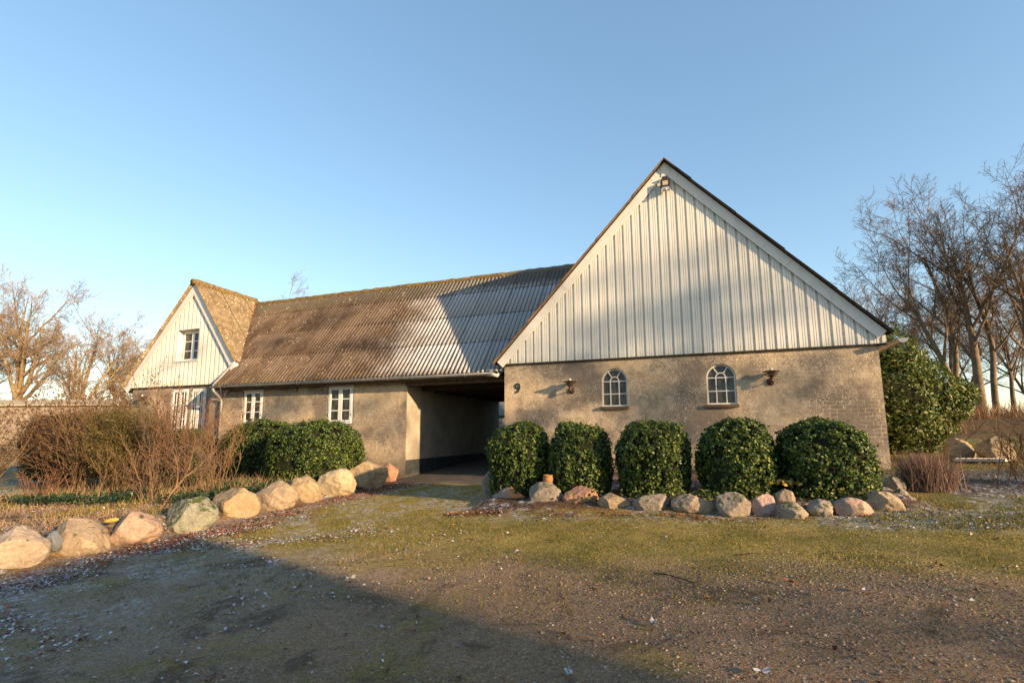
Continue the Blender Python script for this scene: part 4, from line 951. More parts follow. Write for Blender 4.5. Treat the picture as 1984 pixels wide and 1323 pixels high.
# laurel: loose outline, long glossy leaves
def laurel():
    rg = np.random.default_rng(77); T = empty('laurel_bush', (10.3, 3.8, .3), 'big glossy evergreen laurel behind the right corner of the barn', 'bush')
    Ps = []; Ns = []
    blobs = [((9.2, 3.6, 1.6), 1.2), ((9.9, 3.9, 1.7), .95), ((9.15, 3.8, 2.55), .98), ((10.3, 3.8, 1.65), .68), ((9.5, 3.6, 1.0), .9), ((8.9, 3.5, .95), .8), ((10.0, 3.7, 1.05), .6), ((10.8, 3.7, 1.75), .34), ((9.7, 4.0, 2.25), .75), ((10.5, 3.7, 1.4), .42)]
    for (c, r_) in blobs:
        n = int(5200 * r_ * r_); D = rg.normal(0, 1, (n, 3)); D /= np.linalg.norm(D, axis=1, keepdims=True)
        k = r_ * (1 - np.abs(rg.normal(0, .10, n)) + nz(D, 2.5, r_ * 9) * .3 + nz(D, 7, r_ * 5) * .14); P = np.array(c) + D * k[:, None]; Ps.append(P); Ns.append(D + [0, 0, .5])
    P = np.concatenate(Ps) - [10.3, 3.8, .3]; o = leaves('foliage', P, np.concatenate(Ns), .105, .042, M['laurel'], None, rg, .55, .3); o.parent = T
    bm = bmesh.new()
    for c, r_ in blobs:
        g = bmesh.ops.create_icosphere(bm, subdivisions=2, radius=r_ * .72)
        for v in g['verts']: v.co = v.co * (1 + .25 * noise.noise(v.co * 2)) + Vector(c) - Vector((10.3, 3.8, .3))
    me = bpy.data.meshes.new('b'); bm.to_mesh(me); bm.free(); o = link('dark_core', me, M['boxcore'], None); o.parent = T  # dark blobs in place of the shaded inside of the bush
    ch = Chains()
    for k in range(16):
        a = rg.uniform(0, 6.28); p0 = np.array([-.3 + rg.normal(0, .25), -.5 + rg.normal(0, .1), -.05]); d = np.array([math.cos(a) * .5, -.35, 1.]); pts = [p0]
        for i in range(6): d = d + rg.normal(0, .12, 3); pts.append(pts[-1] + d / np.linalg.norm(d) * rg.uniform(.15, .24))
        ch.c.append((pts, [.014 * (1 - .1 * i) for i in range(7)]))
    o = ch.mesh('stems', M['redtwig'], None); o.parent = T
laurel()
# bare / twiggy shrubs
def twig_shrub(loc, H, spread, n_, seed, label, mat, rmin=.0035, dens=6, base=.25, leafmat=None, nleaf=0, group='bare twiggy shrubs in the left bed', name='twig_shrub', leafL=.035, up=.06):
    rg = np.random.default_rng(seed); T = empty(name, loc, label, 'shrub', group)
    P = [dict(n=7, w=.10, up=up, rmin=.006, tip=.4, kids=dens, sh=.3, **{'from': .25}), dict(n=5, w=.14, up=.05, rmin=rmin, tip=.5, len=.45, ang=(18, 48), rr=.6, kids=4, sh=.2, **{'from': .2}),
         dict(n=3, w=.16, up=.03, rmin=rmin * .8, tip=.6, len=.5, ang=(20, 50), rr=.6, kids=0, sh=0, **{'from': .2})]
    out = [[], [], []]
    n = int(n_ * (.85 if nleaf > 5000 else .42 if nleaf else .20)); dens = dens
    for i in range(n):
        a = rg.uniform(0, 2 * math.pi); q = rg.uniform(0, 1) ** .7 * spread
        grow((rg.normal(0, base * .5), rg.normal(0, base * .5), -.05), (math.cos(a) * q, math.sin(a) * q, 1), H * rg.uniform(.6, 1.1), rg.uniform(.006, .012) * (H / 1.5) ** .5, 0, P, rg, out)
    ch = Chains(); ch.c = sum(out, []); o = ch.mesh('twigs', mat, None, lambda r: 4 if r > .01 else 3); o.parent = T
    if nleaf:
        tips = [c[0] for c in out[1] + out[2]]; pick = rg.integers(0, len(tips), nleaf)
        Pp = np.array([tips[i][rg.integers(1, len(tips[i]))] for i in pick]) + rg.normal(0, .015, (nleaf, 3))
        o = leaves('leaves', Pp, rg.normal(0, 1, (nleaf, 3)), leafL, leafL * .6, leafmat, None, rg, 1.); o.parent = T
    return T
def gl(x, y, dz=0): return (x, y, gz1(x, y) + dz)
twig_shrub(gl(-12.6, -2.4), 2.9, .75, 60, 1, 'tall russet shrub with small dark leaves, second from the left edge', M['redtwig'], leafmat=M['rose'], nleaf=4200, dens=7, leafL=.05)
twig_shrub(gl(-13.3, -4.0), 2.55, .8, 45, 22, 'leafy russet shrub cut off by the left edge in front of the pale shed', M['tantwig'], leafmat=M['rose'], nleaf=3600, dens=7, leafL=.05)
twig_shrub(gl(-10.9, -2.9), 2.5, .62, 50, 2, 'leafy brown topped shrub just left of the olive one', M['tantwig'], leafmat=M['rose'], nleaf=3600, dens=7, leafL=.045)
twig_shrub(gl(-10.6, -1.2), 2.9, .35, 26, 12, 'thin upright shrub tip with dark leaves against the far trees', M['redtwig'], leafmat=M['rose'], nleaf=1500, dens=6, leafL=.05)
twig_shrub(gl(-9.6, -2.7), 1.75, .55, 170, 3, 'dense olive brown broom like shrub in front of the left hedge', M['olive'], leafmat=M['olive'], nleaf=16000, dens=9, rmin=.003, leafL=.045)
twig_shrub(gl(-10.4, -2.2), 1.95, .5, 130, 4, 'dense brown shrub between the olive one and the russet one', M['olive'], leafmat=M['olive'], nleaf=12000, dens=9, rmin=.003, leafL=.045)
twig_shrub(gl(-7.9, -2.9), 2.35, .55, 40, 5, 'bare red twigged shrub in front of the white left gable', M['greytwig'], dens=7)
twig_shrub(gl(-6.9, -3.3), 2.3, .5, 46, 6, 'bare red twigged shrub hiding the lower windows of the left wing', M['redtwig'], dens=7)
twig_shrub(gl(-5.9, -3.5), 1.95, .6, 60, 7, 'bare red shrub beside the squarer box bush', M['redtwig'], dens=7)
twig_shrub(gl(-5.0, -3.9), 1.25, .85, 60, 8, 'low leaning twiggy shrub behind the golden boulder', M['tantwig'], dens=6)
twig_shrub(gl(-6.6, -4.1), 1.1, .8, 60, 13, 'low tangle of tan twigs left of the bare fork shaped bush', M['tantwig'], dens=6)
twig_shrub(gl(-8.3, -3.5), 1.1, .9, 60, 14, 'low tangle of tan twigs before the olive shrub', M['tantwig'], dens=6)
twig_shrub(gl(-9.6, -4.3), .8, .95, 50, 15, 'low reddish stems at the foot of the olive shrub', M['redtwig'], dens=5)
# the small crooked bush with the forked trunk
def crooked():
    rg = np.random.default_rng(5); loc = gl(-4.95, -4.95); T = empty('crooked_bush', loc, 'small crooked bare bush with a thick forked stem behind the grey boulder', 'bush')
    out = [[], [], [], []]
    P = [dict(n=5, w=.16, up=.0, rmin=.012, tip=.8, kids=3, sh=0, **{'from': .85}), dict(n=7, w=.12, up=.09, rmin=.006, tip=.4, len=1.9, ang=(20, 50), rr=.75, kids=9, sh=.3, **{'from': .2}),
         dict(n=5, w=.14, up=.04, rmin=.0035, tip=.5, len=.4, ang=(22, 50), rr=.5, kids=4, sh=.2, **{'from': .15}), dict(n=3, w=.14, up=.0, rmin=.003, tip=.6, len=.45, ang=(20, 50), rr=.6, kids=0, sh=0, **{'from': .2})]
    grow((0, 0, -.05), (.42, .3, .8), .52, .028, 0, P, rg, out)
    a = Chains(); a.c = out[0] + out[1]; b = Chains(); b.c = out[2] + out[3]
    for nm, c, m in (('stem', a, M['tantwig']), ('twigs', b, M['greytwig'])):
        o = c.mesh(nm, m, None); o.parent = T
crooked()
twig_shrub(gl(8.85, -2.4), .85, .7, 50, 9, 'bare reddish bush at the right edge beside the path', M['redtwig'], group='low shrubs at the right corner', dens=6)
twig_shrub(gl(9.55, -1.9), .9, .5, 30, 10, 'second bare reddish bush at the right edge, behind the first', M['redtwig'], group='low shrubs at the right corner', dens=6)
# blades: grass and dry stalks
def blades(name, pts, h, w_, mat, parent, rg, lean=.5, seg=2):
    n = len(pts); a = rg.uniform(0, 2*math.pi, n); hh = h * rg.uniform(.5, 1.25, n); dx = np.stack([np.cos(a), np.sin(a), np.zeros(n)], -1)
    ld = rg.normal(0, lean, (n, 3)); ld[:, 2] = 1; ld /= np.linalg.norm(ld, axis=1, keepdims=True)
    b = np.asarray(pts); m = b + ld * hh[:, None] * .55; ld2 = ld + rg.normal(0, lean * .6, (n, 3)) - [0, 0, .25]; t = m + ld2 * hh[:, None] * .45; q = dx * (w_ / 2)
    V = np.stack([b - q, b + q, m + q * .8, m - q * .8, t], 1).reshape(-1, 3); i = np.arange(n) * 5
    Fq = np.concatenate([np.stack([i, i+1, i+2], -1), np.stack([i, i+2, i+3], -1), np.stack([i+3, i+2, i+4], -1)])
    return npmesh(name, V, Fq, mat, parent)
def scatter(n, x0, x1, y0, y1, rg, fn=None, dz=0.):
    x = rg.uniform(x0, x1, n); y = rg.uniform(y0, y1, n)
    if fn is not None: k = rg.random(n) < fn(x, y); x, y = x[k], y[k]
    return np.stack([x, y, gz(x, y) + dz], -1)
def n2(x, y, f, s=0.): return np.array([noise.noise((a * f + s, b * f, .5)) for a, b in zip(x, y)])
rg = np.random.default_rng(3)
# dried lavender at the corner
T = empty('dried_lavender', gl(7.62, -2.55), 'clump of dried pinkish lavender against the right wall corner', 'plant')
pt = rg.normal(0, .12, (1500, 3)) * [1.1, 1.0, 0]
o = blades('stalks', pt, .56, .010, M['lav'], None, rg, .30); o.parent = T
T2 = empty('dry_stems', gl(7.95, -2.0), 'reddish dry stems just right of the lavender', 'plant'); pt = rg.normal(0, .09, (450, 3)) * [1.2, 1, 0]
o = blades('stalks', pt, .42, .008, M['redtwig'], None, rg, .35); o.parent = T2
# beds
pts = scatter(26000, -13, -3.3, -9.5, -1.2, rg, lambda x, y: np.clip(.45 + 1.3 * n2(x, y, .9) , 0, 1) * (x < -3.3 - .0 * y))
tag(blades('dry_grass', pts, .13, .007, M['dry'], None, rg, .9), 'matted pale dry grass and stalks in the left bed', 'grass', kind='stuff')
pts = scatter(4500, -12, -3.5, -4.9, -2.4, rg, lambda x, y: np.clip(.35 + 1.5 * n2(x, y, 1.1, 7), 0, 1))
tag(blades('tall_dry_stalks', pts, .42, .007, M['dry'], None, rg, .35), 'tall straw coloured stalks among the bare shrubs', 'grass', kind='stuff')
pts = scatter(15000, -13, -3.5, -6.4, -2.6, rg, lambda x, y: np.clip(.2 + 2.4 * n2(x, y, .8, 3), 0, 1))
tag(blades('green_grass', pts, .13, .009, M['grass'], None, rg, .6), 'green grass patches in the left bed', 'grass', kind='stuff')
pts = scatter(16000, -13, -3.7, -5.0, -1.6, rg, lambda x, y: np.clip(.5 + 2. * n2(x, y, .7, 12), 0, 1), 0.)
pts[:, 2] += rg.uniform(.03, .22, len(pts))
tag(leaves('ivy_cover', pts, np.tile([0, -.3, 1.], (len(pts), 1)), .075, .06, M['ivy'], None, rg, .5), 'dark green ivy carpet under the shrubs of the left bed', 'ground cover', kind='stuff')
pts = scatter(4600, 2.6, 6.5, -4.15, -3.4, rg, lambda x, y: np.clip(.15 + 2.2 * n2(x, y, 1.6, 5), 0, 1)); pts[:, 2] += rg.uniform(.0, .16, len(pts))
tag(leaves('low_plants', pts, np.tile([0, -.4, 1.], (len(pts), 1)), .05, .04, M['lowgreen'], None, rg, .6), 'yellow green low plants between the box bushes and the stones', 'ground cover', kind='stuff')
# short turf of the yard
def turf(x, y):
    b = sst(-7.2, -6.0, y + 2 * n2(x, y, .5)) * sst(-2.8, -1.2, x) * sst(-3.9, -4.4, y + .0 * x) ; b2 = sst(-2.8, -1.2, x) * sst(-4.2, -4.7, y) * sst(-9, -6, y)
    return np.clip((.1 + .9 * np.maximum(b, .35 * b2)) * (.55 + 1.4 * n2(x, y, 2.1, 9)), 0, 1)
pts = np.concatenate([scatter(120000, -2.7, 8.5, -9.2, -4.5, rg, turf), scatter(22000, -2.4, .6, -4.5, -1.2, rg, lambda x, y: .35 + 0 * x)])
tag(blades('short_turf', pts, .026, .006, M['grass'], None, rg, .9), 'thin mossy turf growing through the yard gravel', 'grass', kind='stuff')
pts = np.concatenate([scatter(9000, 6.2, 9.5, -5.2, -3.2, rg, lambda x, y: np.clip(.5 + 1.6 * n2(x, y, 1.5, 2), 0, 1)), scatter(16000, 7.8, 16, -.5, 9, rg, lambda x, y: np.clip(.5 + 1.2 * n2(x, y, 1.2, 2), 0, 1))])
tag(blades('lawn_grass', pts, .055, .008, M['grass'], None, rg, .8), 'rough lawn grass at the right beyond the stones', 'grass', kind='stuff')
pts = scatter(22000, 9, 36, 13.8, 27, rg, lambda x, y: np.clip(.5 + 1.2 * n2(x, y, .6, 2), 0, 1))
tag(blades('bank_undergrowth', pts, .95, .025, M['rose_dry'], None, rg, .35), 'reddish dry undergrowth on the tree bank', 'undergrowth', kind='stuff')

# ---- boulders
def rock_mat(name, a, b, spk, moss=0., orange=None):
    t = NT('stone_' + name, .85, .25)
    c = t.mix(t.map(t.noise(3.2, 6, .68, dist=.4), .38, .62), a, b); c = t.mix(t.map(t.noise(38, 4, .7), .5, .68, 0, .55), c, spk)
    c = t.mix(t.map(t.vor(60), .16, .08, 0, .5), c, tuple(q * .35 for q in a))
    c = t.mix(t.map(t.noise(7, 5, .75, dist=.8), .60, .68, 0, .55), c, tuple(q * .5 for q in b))
    nz_ = t.xyz(t.geo.outputs['Normal'])[2]
    if moss: c = t.mix(t.math('MULTIPLY', t.map(t.noise(7, 5, .75), .62 - moss * .15, .68 - moss * .15), t.map(nz_, .0, .5)), c, (.05, .065, .02))
    if orange: c = t.mix(t.map(t.xyz()[0], orange[0], orange[1]), c, orange[2])
    t.col(c); b_ = t.bump(t.noise(45, 5, .7), .5, .012); t.bump(t.noise(9, 6, .7), .7, .04, b_); return t.m
RK = dict(
    cream=rock_mat('cream', (.34, .275, .21), (.255, .20, .15), (.44, .38, .32), 0.1), tan=rock_mat('tan', (.29, .22, .145), (.20, .15, .105), (.38, .32, .24), .3),
    pink=rock_mat('pink', (.35, .235, .175), (.25, .17, .125), (.43, .35, .29), 0.1), grey=rock_mat('lichen_grey', (.21, .205, .155), (.15, .145, .115), (.34, .34, .28), .9),
    gold=rock_mat('gold', (.30, .22, .13), (.21, .15, .09), (.38, .32, .23), .35), pale=rock_mat('pale', (.38, .30, .19), (.29, .22, .14), (.46, .39, .28), 0.1),
    red=rock_mat('red', (.40, .20, .12), (.30, .15, .10), (.46, .32, .24), 0.), dull=rock_mat('dull', (.24, .20, .155), (.18, .15, .12), (.34, .30, .25), .5),
    lilac=rock_mat('lilac', (.34, .235, .20), (.26, .18, .16), (.44, .36, .33), .1), mixed=rock_mat('mixed', (.26, .20, .17), (.21, .165, .145), (.36, .31, .27), .1, (1.38, 1.52, (.48, .19, .07))))
def boulder(x, y, z, w_, d_, h_, seed, mat, label, tilt=0., group='boulders edging the yard', rz=0, skew=0., top=0., name='boulder', flat=.35):
    bm = bmesh.new(); bmesh.ops.create_icosphere(bm, subdivisions=5, radius=1); rg_ = random.Random(seed); cuts = []
    for k in range(10):
        a = rg_.uniform(0, 6.28); e = rg_.uniform(-.3, 1.0); cuts.append((Vector((math.cos(a) * math.cos(e), math.sin(a) * math.cos(e), math.sin(e))), rg_.uniform(.62, .90)))
    for v in bm.verts:
        c = v.co.copy(); c *= 1 + .20 * noise.noise(c * 1.1 + Vector((seed * 3.1, 0, 0))) + .05 * noise.noise(c * 3 + Vector((0, seed, 0)))
        for n_, dd in cuts:
            s_ = c.dot(n_) - dd
            if s_ > 0: c -= n_ * s_ * .93
        c *= 1 + .050 * noise.noise(c * 4 + Vector((seed, 0, 0))) + .035 * noise.noise(c * 8 + Vector((0, seed, 0))) - .03 * abs(noise.noise(c * 5 + Vector((0, 0, seed)))) + .014 * noise.noise(c * 18)
        c.z += skew * c.x * .5
        v.co = c
    xs_ = [v.co.x for v in bm.verts]; zs_ = [v.co.z for v in bm.verts]; ys_ = [v.co.y for v in bm.verts]
    sx = w_ / (max(xs_) - min(xs_)); sz = h_ / (.86 * (max(zs_) - min(zs_))); sy = d_ / (max(ys_) - min(ys_)); zb = min(zs_) + .14 * (max(zs_) - min(zs_))
    cx_ = (max(xs_) + min(xs_)) / 2
    for v in bm.verts: v.co = ((v.co.x - cx_) * sx, v.co.y * sy, (v.co.z - zb) * sz)
    me = bpy.data.meshes.new(name); bm.to_mesh(me); bm.free(); me.polygons.foreach_set('use_smooth', [True] * len(me.polygons))
    o = link(name, me, mat); o.location = (x, y, z); o.rotation_euler = (0, tilt, rz); tag(o, label, 'stone', group); return o
# left row: x, y of the foot towards the yard; faces turned to the viewer
LS = [(-3.32, -7.90, .80, .56, .50, 1, 'cream', 'big cream boulder cut off by the left edge, first of the left row', .0, .1),
      (-3.24, -7.22, .67, .55, .47, 2, 'tan', 'tan boulder second from the left edge with a steep pale left face', .0, -.15),
      (-3.16, -6.62, .72, .52, .46, 3, 'pink', 'smooth pinkish boulder beside the yellow object', .0, .25),
      (-3.10, -5.80, .77, .58, .53, 4, 'grey', 'grey green lichen boulder with dark moss on top', .0, .1),
      (-3.28, -4.82, .86, .58, .52, 5, 'gold', 'golden tan boulder right of the grey lichen boulder', .0, .25),
      (-3.05, -4.12, .78, .55, .55, 6, 'tan', 'tan boulder half covered by ivy', .0, 0.),
      (-3.10, -3.30, .70, .55, .55, 7, 'gold', 'small peaked golden boulder under the broad box bush', .0, -.25),
      (-3.05, -2.45, .82, .55, .60, 8, 'pale', 'pale yellow boulder with a sloping top', .0, .35),
      (-2.95, -1.45, .98, .70, .66, 9, 'gold', 'largest golden boulder near the end of the left row', .0, 0.),
      (-3.02, -.48, .56, .45, .50, 10, 'red', 'reddish boulder last of the left row beside the passage', .0, -.1)]
for x, y, w_, d_, h_, sd_, m_, lab, ti, sk in LS:
    boulder(x, y, gz1(-2.8, y) - .02, w_, d_, h_, sd_, RK[m_], lab, ti, 'boulders of the left row', rz=.32, skew=sk)
RS = [(.86, -2.95, .42, .5, .58, 21, 'dull', 'tall dull grey boulder at the passage corner of the right row', 0), (1.40, -3.50, .68, .40, .36, 22, 'mixed', 'long grey boulder with an orange right end', .1),
      (2.13, -3.83, .57, .45, .39, 23, 'dull', 'rounded grey tan boulder carrying the clay pot', 0), (2.69, -3.90, .57, .42, .33, 24, 'red', 'pinkish red boulder with rising right side', .3),
      (3.25, -4.10, .50, .36, .23, 25, 'tan', 'flat tan boulder fourth of the front row', -.15), (3.77, -4.20, .52, .36, .22, 26, 'dull', 'flat dull grey boulder between two tan ones', 0),
      (4.33, -4.25, .57, .38, .24, 27, 'tan', 'speckled tan boulder with a low right end', -.1), (4.83, -4.42, .42, .36, .30, 28, 'dull', 'grey olive boulder with a rounded peak', -.2),
      (5.19, -4.35, .31, .30, .27, 29, 'lilac', 'small square lilac pink boulder', 0), (5.48, -4.52, .38, .32, .20, 30, 'dull', 'low olive boulder in front of its smaller twin', 0),
      (5.45, -4.30, .27, .25, .32, 31, 'tan', 'small tan boulder perched behind the low olive one', 0), (5.81, -4.42, .31, .28, .20, 32, 'dull', 'low brownish boulder left of the pink one', 0),
      (6.17, -4.40, .44, .32, .21, 33, 'pink', 'low pink boulder under the widest box bush', -.1), (6.60, -4.15, .45, .40, .24, 34, 'tan', 'olive tan boulder with a sloping right side', -.3),
      (6.87, -3.92, .30, .28, .16, 35, 'lilac', 'low brown boulder at the right end of the row', 0), (7.00, -3.40, .28, .26, .19, 36, 'dull', 'grey boulder turning the corner towards the wall', 0),
      (7.18, -2.70, .27, .26, .28, 37, 'dull', 'round grey boulder beside the lavender', 0), (6.95, -2.75, .14, .2, .26, 38, 'dull', 'narrow grey stone left of the round one', 0),
      (2.36, -3.55, .18, .16, .16, 39, 'dull', 'small grey stone wedged behind the red boulder', 0)]
for x, y, w_, d_, h_, sd_, m_, lab, sk in RS: boulder(x, y, min(gz1(x, y), gz1(x, min(y, -4.2) - .15)) - .03, w_, d_, h_ + .03, sd_, RK[m_], lab, 0, 'boulders of the right row', skew=sk)
boulder(9.75, 1.6, gz1(9.7, 1.6) - .05, .52, .5, .50, 61, RK['gold'], 'left one of the two big boulders on the far lawn', group='boulders on the far lawn')
boulder(10.12, 1.05, gz1(10.1, 1.0) - .05, .66, .6, .54, 62, RK['gold'], 'right one of the two big boulders on the far lawn', group='boulders on the far lawn', skew=-.1)
mb = MB(); a = Vector((9.40, .95, gz1(9.4, .95) + .05)); b = Vector((10.0, .45, gz1(10.0, .45) + .06)); mb.bar(a, b, .26, .05)
for k in range(9):
    q = a.lerp(b, (k + .5) / 9); mb.bar(q + Vector((-.085, -.1, .029)), q + Vector((.085, .1, .029)), .02, .008)
tag(mb.build('stone_slab', simple('frosty_slab', (.42, .38, .35), .8)), 'pale ribbed slab lying in front of the two lawn boulders', 'slab')
# clay pot on its boulder
pz = gz1(2.13, -4.3) + .345; mb = MB()
mb.lathe([(.06, 0), (.075, .02), (.082, .075), (.072, .115), (.078, .12), (.078, .135), (.066, .135), (.062, .1), (.05, .02)], (2.135, -3.72, pz), 'z', 20)
tag(mb.build('clay_pot', M['terracotta']), 'small terracotta pot standing on a rounded boulder', 'pot')
mb = MB(); zy = gz1(-3.2, -7.0) + .27
mb.tube([(-3.24, -6.97, zy), (-3.2, -6.94, zy + .01), (-3.13, -6.90, zy + .02), (-3.09, -6.87, zy + .025)], [.012, .026, .030, .013], 10)
tag(mb.build('yellow_gourd', M['yellow']), 'yellow gourd shaped object lying between the tan and pinkish boulders', 'gourd')
boulder(-3.2, -7.52, gz1(-2.8, -7.4) + .12, .16, .16, .22, 71, simple('slate_blue', (.11, .12, .13), .5), 'small slate blue stone squeezed between the first two boulders', group='small stones of the left row')
# orange leaf heap behind the right row
pts = np.concatenate([rg.normal(0, 1, (110, 3)) * [.13, .05, .0] + [5.52, -3.72, gz1(5.5, -3.7) + .17]]); pts[:, 2] += rg.uniform(0, .05, len(pts))
tag(leaves('orange_leaves', pts, np.tile([0, -.6, 1.], (len(pts), 1)), .06, .045, M['yellow'], None, rg, .4), 'spray of orange leaves behind the olive stones', 'leaves', kind='stuff')

# ---- fallen leaves, pebbles
def litter_mat():
    t = NT('fallen_leaf', .75, .25); f = t.island()
    x = t.xyz()[0]
    c = t.ramp(f, [(0, (.12, .045, .022)), (.3, (.20, .075, .03)), (.4, (.30, .11, .045)), (.45, (.16, .08, .05)), (.52, (.38, .36, .39)), (.75, (.50, .49, .54)), (1, (.34, .27, .25))], 'CONSTANT')
    c = t.mix(t.map(t.noise(50, 3), .5, .65, 0, .5), c, (.50, .48, .50)); t.col(c); return t.m
def rust_mat():
    t = NT('rust_leaf', .75, .25); t.col(t.ramp(t.island(), [(0, (.09, .04, .025)), (.3, (.16, .065, .035)), (.6, (.25, .09, .045)), (.78, (.36, .13, .05)), (.86, (.30, .26, .25))], 'CONSTANT')); return t.m
def near_left(x, y): return np.exp(-((x + 2.45 - .35 * n2(x, y, .8)) / .42) ** 2)
pts = np.concatenate([scatter(22000, -2.9, -.8, -9.5, -.2, rg, lambda x, y: np.clip(near_left(x, y) * (.5 + n2(x, y, 2.5, 1)) * sst(-9.5, -6.0, y) * .9, 0, 1), .012),
                      scatter(16000, .6, 7.2, -5.4, -3.7, rg, lambda x, y: np.clip(np.exp(-((y + 4.62 - .12 * (2.5 - x) * (x < 2.5) - .2 * n2(x, y, 2, 3)) / .20) ** 2) * sst(6.5, 2, x) * (.25 + 1.3 * n2(x, y, 2, 1)), 0, 1), .012),
                      scatter(1200, -12, -3.5, -9, -4, rg, None, .06), scatter(1500, 7.5, 10.5, -2.8, 3, rg, None, .02), scatter(300, -2.5, 9, -10, -4.8, rg, None, .012)])
tag(leaves('rust_leaf_litter', pts, np.tile([0, 0, 1.], (len(pts), 1)), .038, .026, rust_mat(), None, rg, .35, .4), 'drift of rust red fallen leaves along the stone rows', 'leaves', kind='stuff')
pts = np.concatenate([scatter(36000, -2.9, 2.6, -10.2, -4.4, rg, lambda x, y: np.clip(.03 + 1.5 * n2(x, y, 1.5, 4) * sst(2.6, -2.2, x) + .45 * near_left(x, y), 0, 1) * .75 * sst(-4.2, -5.6, y), .010),
                      scatter(130, -2, 9.5, -10, -4.8, rg, lambda x, y: .5 + 0 * x, .010), scatter(900, 5.8, 9, -5.3, -4.3, rg, None, .02), scatter(700, 8, 10.5, -3, -.5, rg, None, .02), scatter(800, -9, -3.4, -8, -5, rg, None, .09)])
tag(leaves('frosted_leaf_litter', pts, np.tile([0, 0, 1.], (len(pts), 1)), .034, .021, litter_mat(), None, rg, .22, .35), 'frost edged leaves scattered over the shaded gravel', 'leaves', kind='stuff')
def oak_leaf(x, y, s, rz, lab, mat):
    n = 22; vs = [(0, 0, .012)]
    for k in range(n):
        a = 2 * math.pi * k / n; r_ = s * (.5 + .5 * abs(math.cos(a)) ) * (.75 + .28 * math.cos(5.5 * a)); vs.append((r_ * math.cos(a), .55 * r_ * math.sin(a), .010 + .022 * abs(math.sin(a * 1.5 + x))))
    mb = MB(); mb.add(vs, [(0, k + 1, (k + 1) % n + 1) for k in range(n)], True); o = mb.build('oak_leaf', mat); o.location = (x, y, gz1(x, y) + .008); o.rotation_euler = (.1, -.12, rz); tag(o, lab, 'leaf', 'single large leaves on the gravel')
frost_leaf = simple('frosted_leaf', (.46, .43, .42), .8, var=.35, sc=40); orange_leaf = simple('orange_leaf', (.42, .14, .05), .8, var=.4, sc=30)
oak_leaf(4.62, -8.62, .055, .4, 'curled frosty leaf near the bottom right by the tyre track', frost_leaf); oak_leaf(3.65, -8.83, .06, 2.2, 'pale frosty leaf at the bottom edge right of the middle', frost_leaf)
oak_leaf(1.25, -7.55, .06, 1.1, 'mint pale leaf lying in the shade left of the middle', frost_leaf); oak_leaf(2.55, -6.5, .06, .2, 'frosty oak leaf in the sunlit middle of the yard', frost_leaf)
oak_leaf(5.0, -7.2, .055, 2.6, 'orange oak leaf with a frosty edge among the pebbles', orange_leaf); oak_leaf(5.45, -7.35, .05, .9, 'small frosty leaf right of the orange oak leaf', frost_leaf); oak_leaf(4.05, -8.1, .06, 1.9, 'curled pale leaf in the sunlit lower right gravel', frost_leaf)
oak_leaf(-1.65, -6.85, .07, .6, 'large frosted leaf in the shade near the pinkish boulder', frost_leaf)
def stick(pts, r_, lab):
    mb = MB(); mb.tube([(x, y, gz1(x, y) + .012 + .004 * (i % 2)) for i, (x, y) in enumerate(pts)], [r_ * (1 - .12 * i) for i in range(len(pts))], 6); tag(mb.build('twig', M['dark']), lab, 'twig', 'fallen twigs on the yard')
stick([(3.98, -7.0), (4.1, -7.05), (4.22, -7.13), (4.3, -7.24), (4.37, -7.19)], .006, 'dark curved twig in the middle right of the yard')
stick([(4.72, -6.45), (4.8, -6.4), (4.9, -6.38)], .005, 'short dark twig near the mossy turf')
# pebbles
def pebbles(pts, s0, s1, name, mat, rg):
    bm = bmesh.new(); bmesh.ops.create_icosphere(bm, subdivisions=1, radius=1); bv = np.array([v.co[:] for v in bm.verts]); bf = np.array([[v.index for v in f.verts] for f in bm.faces]); bm.free()
    n = len(pts); s = rg.uniform(0, 1, n) ** 2.2 * (s1 - s0) + s0; a = rg.uniform(0, 6.28, n); sc = np.stack([s * rg.uniform(.8, 1.5, n), s * rg.uniform(.7, 1.1, n), s * rg.uniform(.4, .75, n)], -1)
    L = bv[None] * sc[:, None] * (1 + rg.normal(0, .07, (n, len(bv), 1))); c, s_ = np.cos(a)[:, None], np.sin(a)[:, None]
    V = np.stack([L[..., 0] * c - L[..., 1] * s_, L[..., 0] * s_ + L[..., 1] * c, L[..., 2]], -1) + pts[:, None]
    Fq = (bf[None] + (np.arange(n) * len(bv))[:, None, None]).reshape(-1, 3); return npmesh(name, V.reshape(-1, 3), Fq, mat, None, smooth=True)
tp = NT('pebble', .8, .3); tp.col(tp.ramp(tp.island(), [(0, (.07, .045, .03)), (.3, (.16, .10, .06)), (.6, (.25, .16, .095)), (.9, (.31, .23, .16)), (1, (.40, .33, .26))]))
def pdens(x, y): return np.clip(.10 + 1.0 * np.exp(-(((x - 5.55) / .75) ** 2 + ((y + 7.0) / .5) ** 2)) + .35 * sst(2.2, 4.5, x) * sst(-6.2, -7.2, y) + .5 * n2(x, y, 1.6, 8) * .5, 0, 1)
pts = scatter(90000, -2.7, 8.5, -9.9, -5.2, rg, pdens)
tag(pebbles(pts, .003, .012, 'gravel_stones', tp.m, rg), 'loose pale pebbles strewn over the yard', 'gravel', kind='stuff')

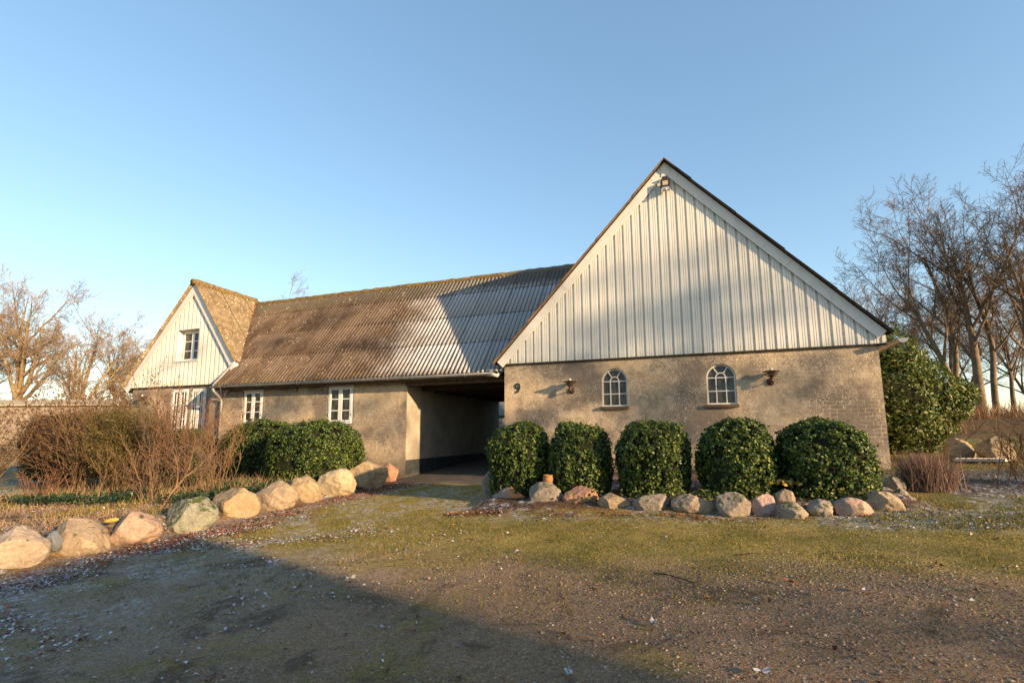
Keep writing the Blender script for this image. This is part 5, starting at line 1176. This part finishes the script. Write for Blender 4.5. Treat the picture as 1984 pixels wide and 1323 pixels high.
# ---- long pale building behind the left shrubs
BB = empty('long_shed', (-44, 14, 0), 'long low pale building far behind the left shrubs', 'building')
def shed_mat():
    t = NT('pale_shed', .85, .2); x, y, z = t.xyz(); u = t.math('ADD', x, y)
    c = t.mix(t.map(t.math('SINE', t.math('MULTIPLY', u, 5.)), .6, .9, 0, .5), (.25, .21, .17), (.18, .15, .13)); c = t.mix(t.map(t.noise(.8, 4), .45, .65, 0, .4), c, (.34, .29, .23)); t.col(c); return t.m
a = Vector((-56, 9.6)); b = Vector((-34, 17.6)); d = (b - a).normalized(); n_ = Vector((-d.y, d.x))
mb = MB(); P4 = [a, b, b + n_ * 9, a + n_ * 9]
mb.add([(p.x, p.y, -.6) for p in P4] + [(p.x, p.y, 3.25) for p in P4], [(0,1,5,4),(1,2,6,5),(2,3,7,6),(3,0,4,7),(4,5,6,7)]); mb.build('wall', shed_mat(), BB)
mb = MB(); e = .3; Q = [a - d*e - n_*e, b + d*e - n_*e, b + d*e + n_*4.5, a - d*e + n_*4.5]
mb.add([(p.x, p.y, z) for z in (3.26, 3.34) for p in Q], [(0,1,5,4),(1,2,6,5),(2,3,7,6),(3,0,4,7),(0,3,2,1)]); mb.add([(Q[0].x, Q[0].y, 3.345), (Q[1].x, Q[1].y, 3.345), (Q[2].x, Q[2].y, 4.1), (Q[3].x, Q[3].y, 4.1)], [(0,1,2,3)])
mb.build('roof', simple('pale_roof_edge', (.46, .38, .26), .7), BB)
rgx = np.random.default_rng(8)
def far_shrub(x, y, r_, h_, lab, mat, seed):
    rg_ = np.random.default_rng(seed); T = empty('far_shrub', (x, y, gz1(x, y)), lab, 'shrub', 'distant shrubs at the left'); n = 3500; D = rg_.normal(0, 1, (n, 3)); D /= np.linalg.norm(D, axis=1, keepdims=True)
    D *= (rg_.uniform(.5, 1, n) + nz(D, 2, seed) * .4)[:, None]; P = D * [r_, r_, h_ / 2] + [0, 0, h_ / 2]; o = leaves('crown', P, D, .22, .07, mat, None, rg_, 1.); o.parent = T
far_shrub(-35.5, 14.0, 1.6, 3.6, 'reddish shrub beside the pale shed nearest the left gable', M['rose'], 81); far_shrub(-47.5, 9.0, 1.8, 3.4, 'dull shrub in front of the pale shed', M['olive'], 82)
# hedge behind shrubs near the house, left
clipped('hedge', (-15.6, -.7), 1.9, .9, -.6, 1.55, 91, 'olive clipped hedge beside the left house corner', 'hedge', None, M['olive'], n=22000, L=.05, pw=3.2)
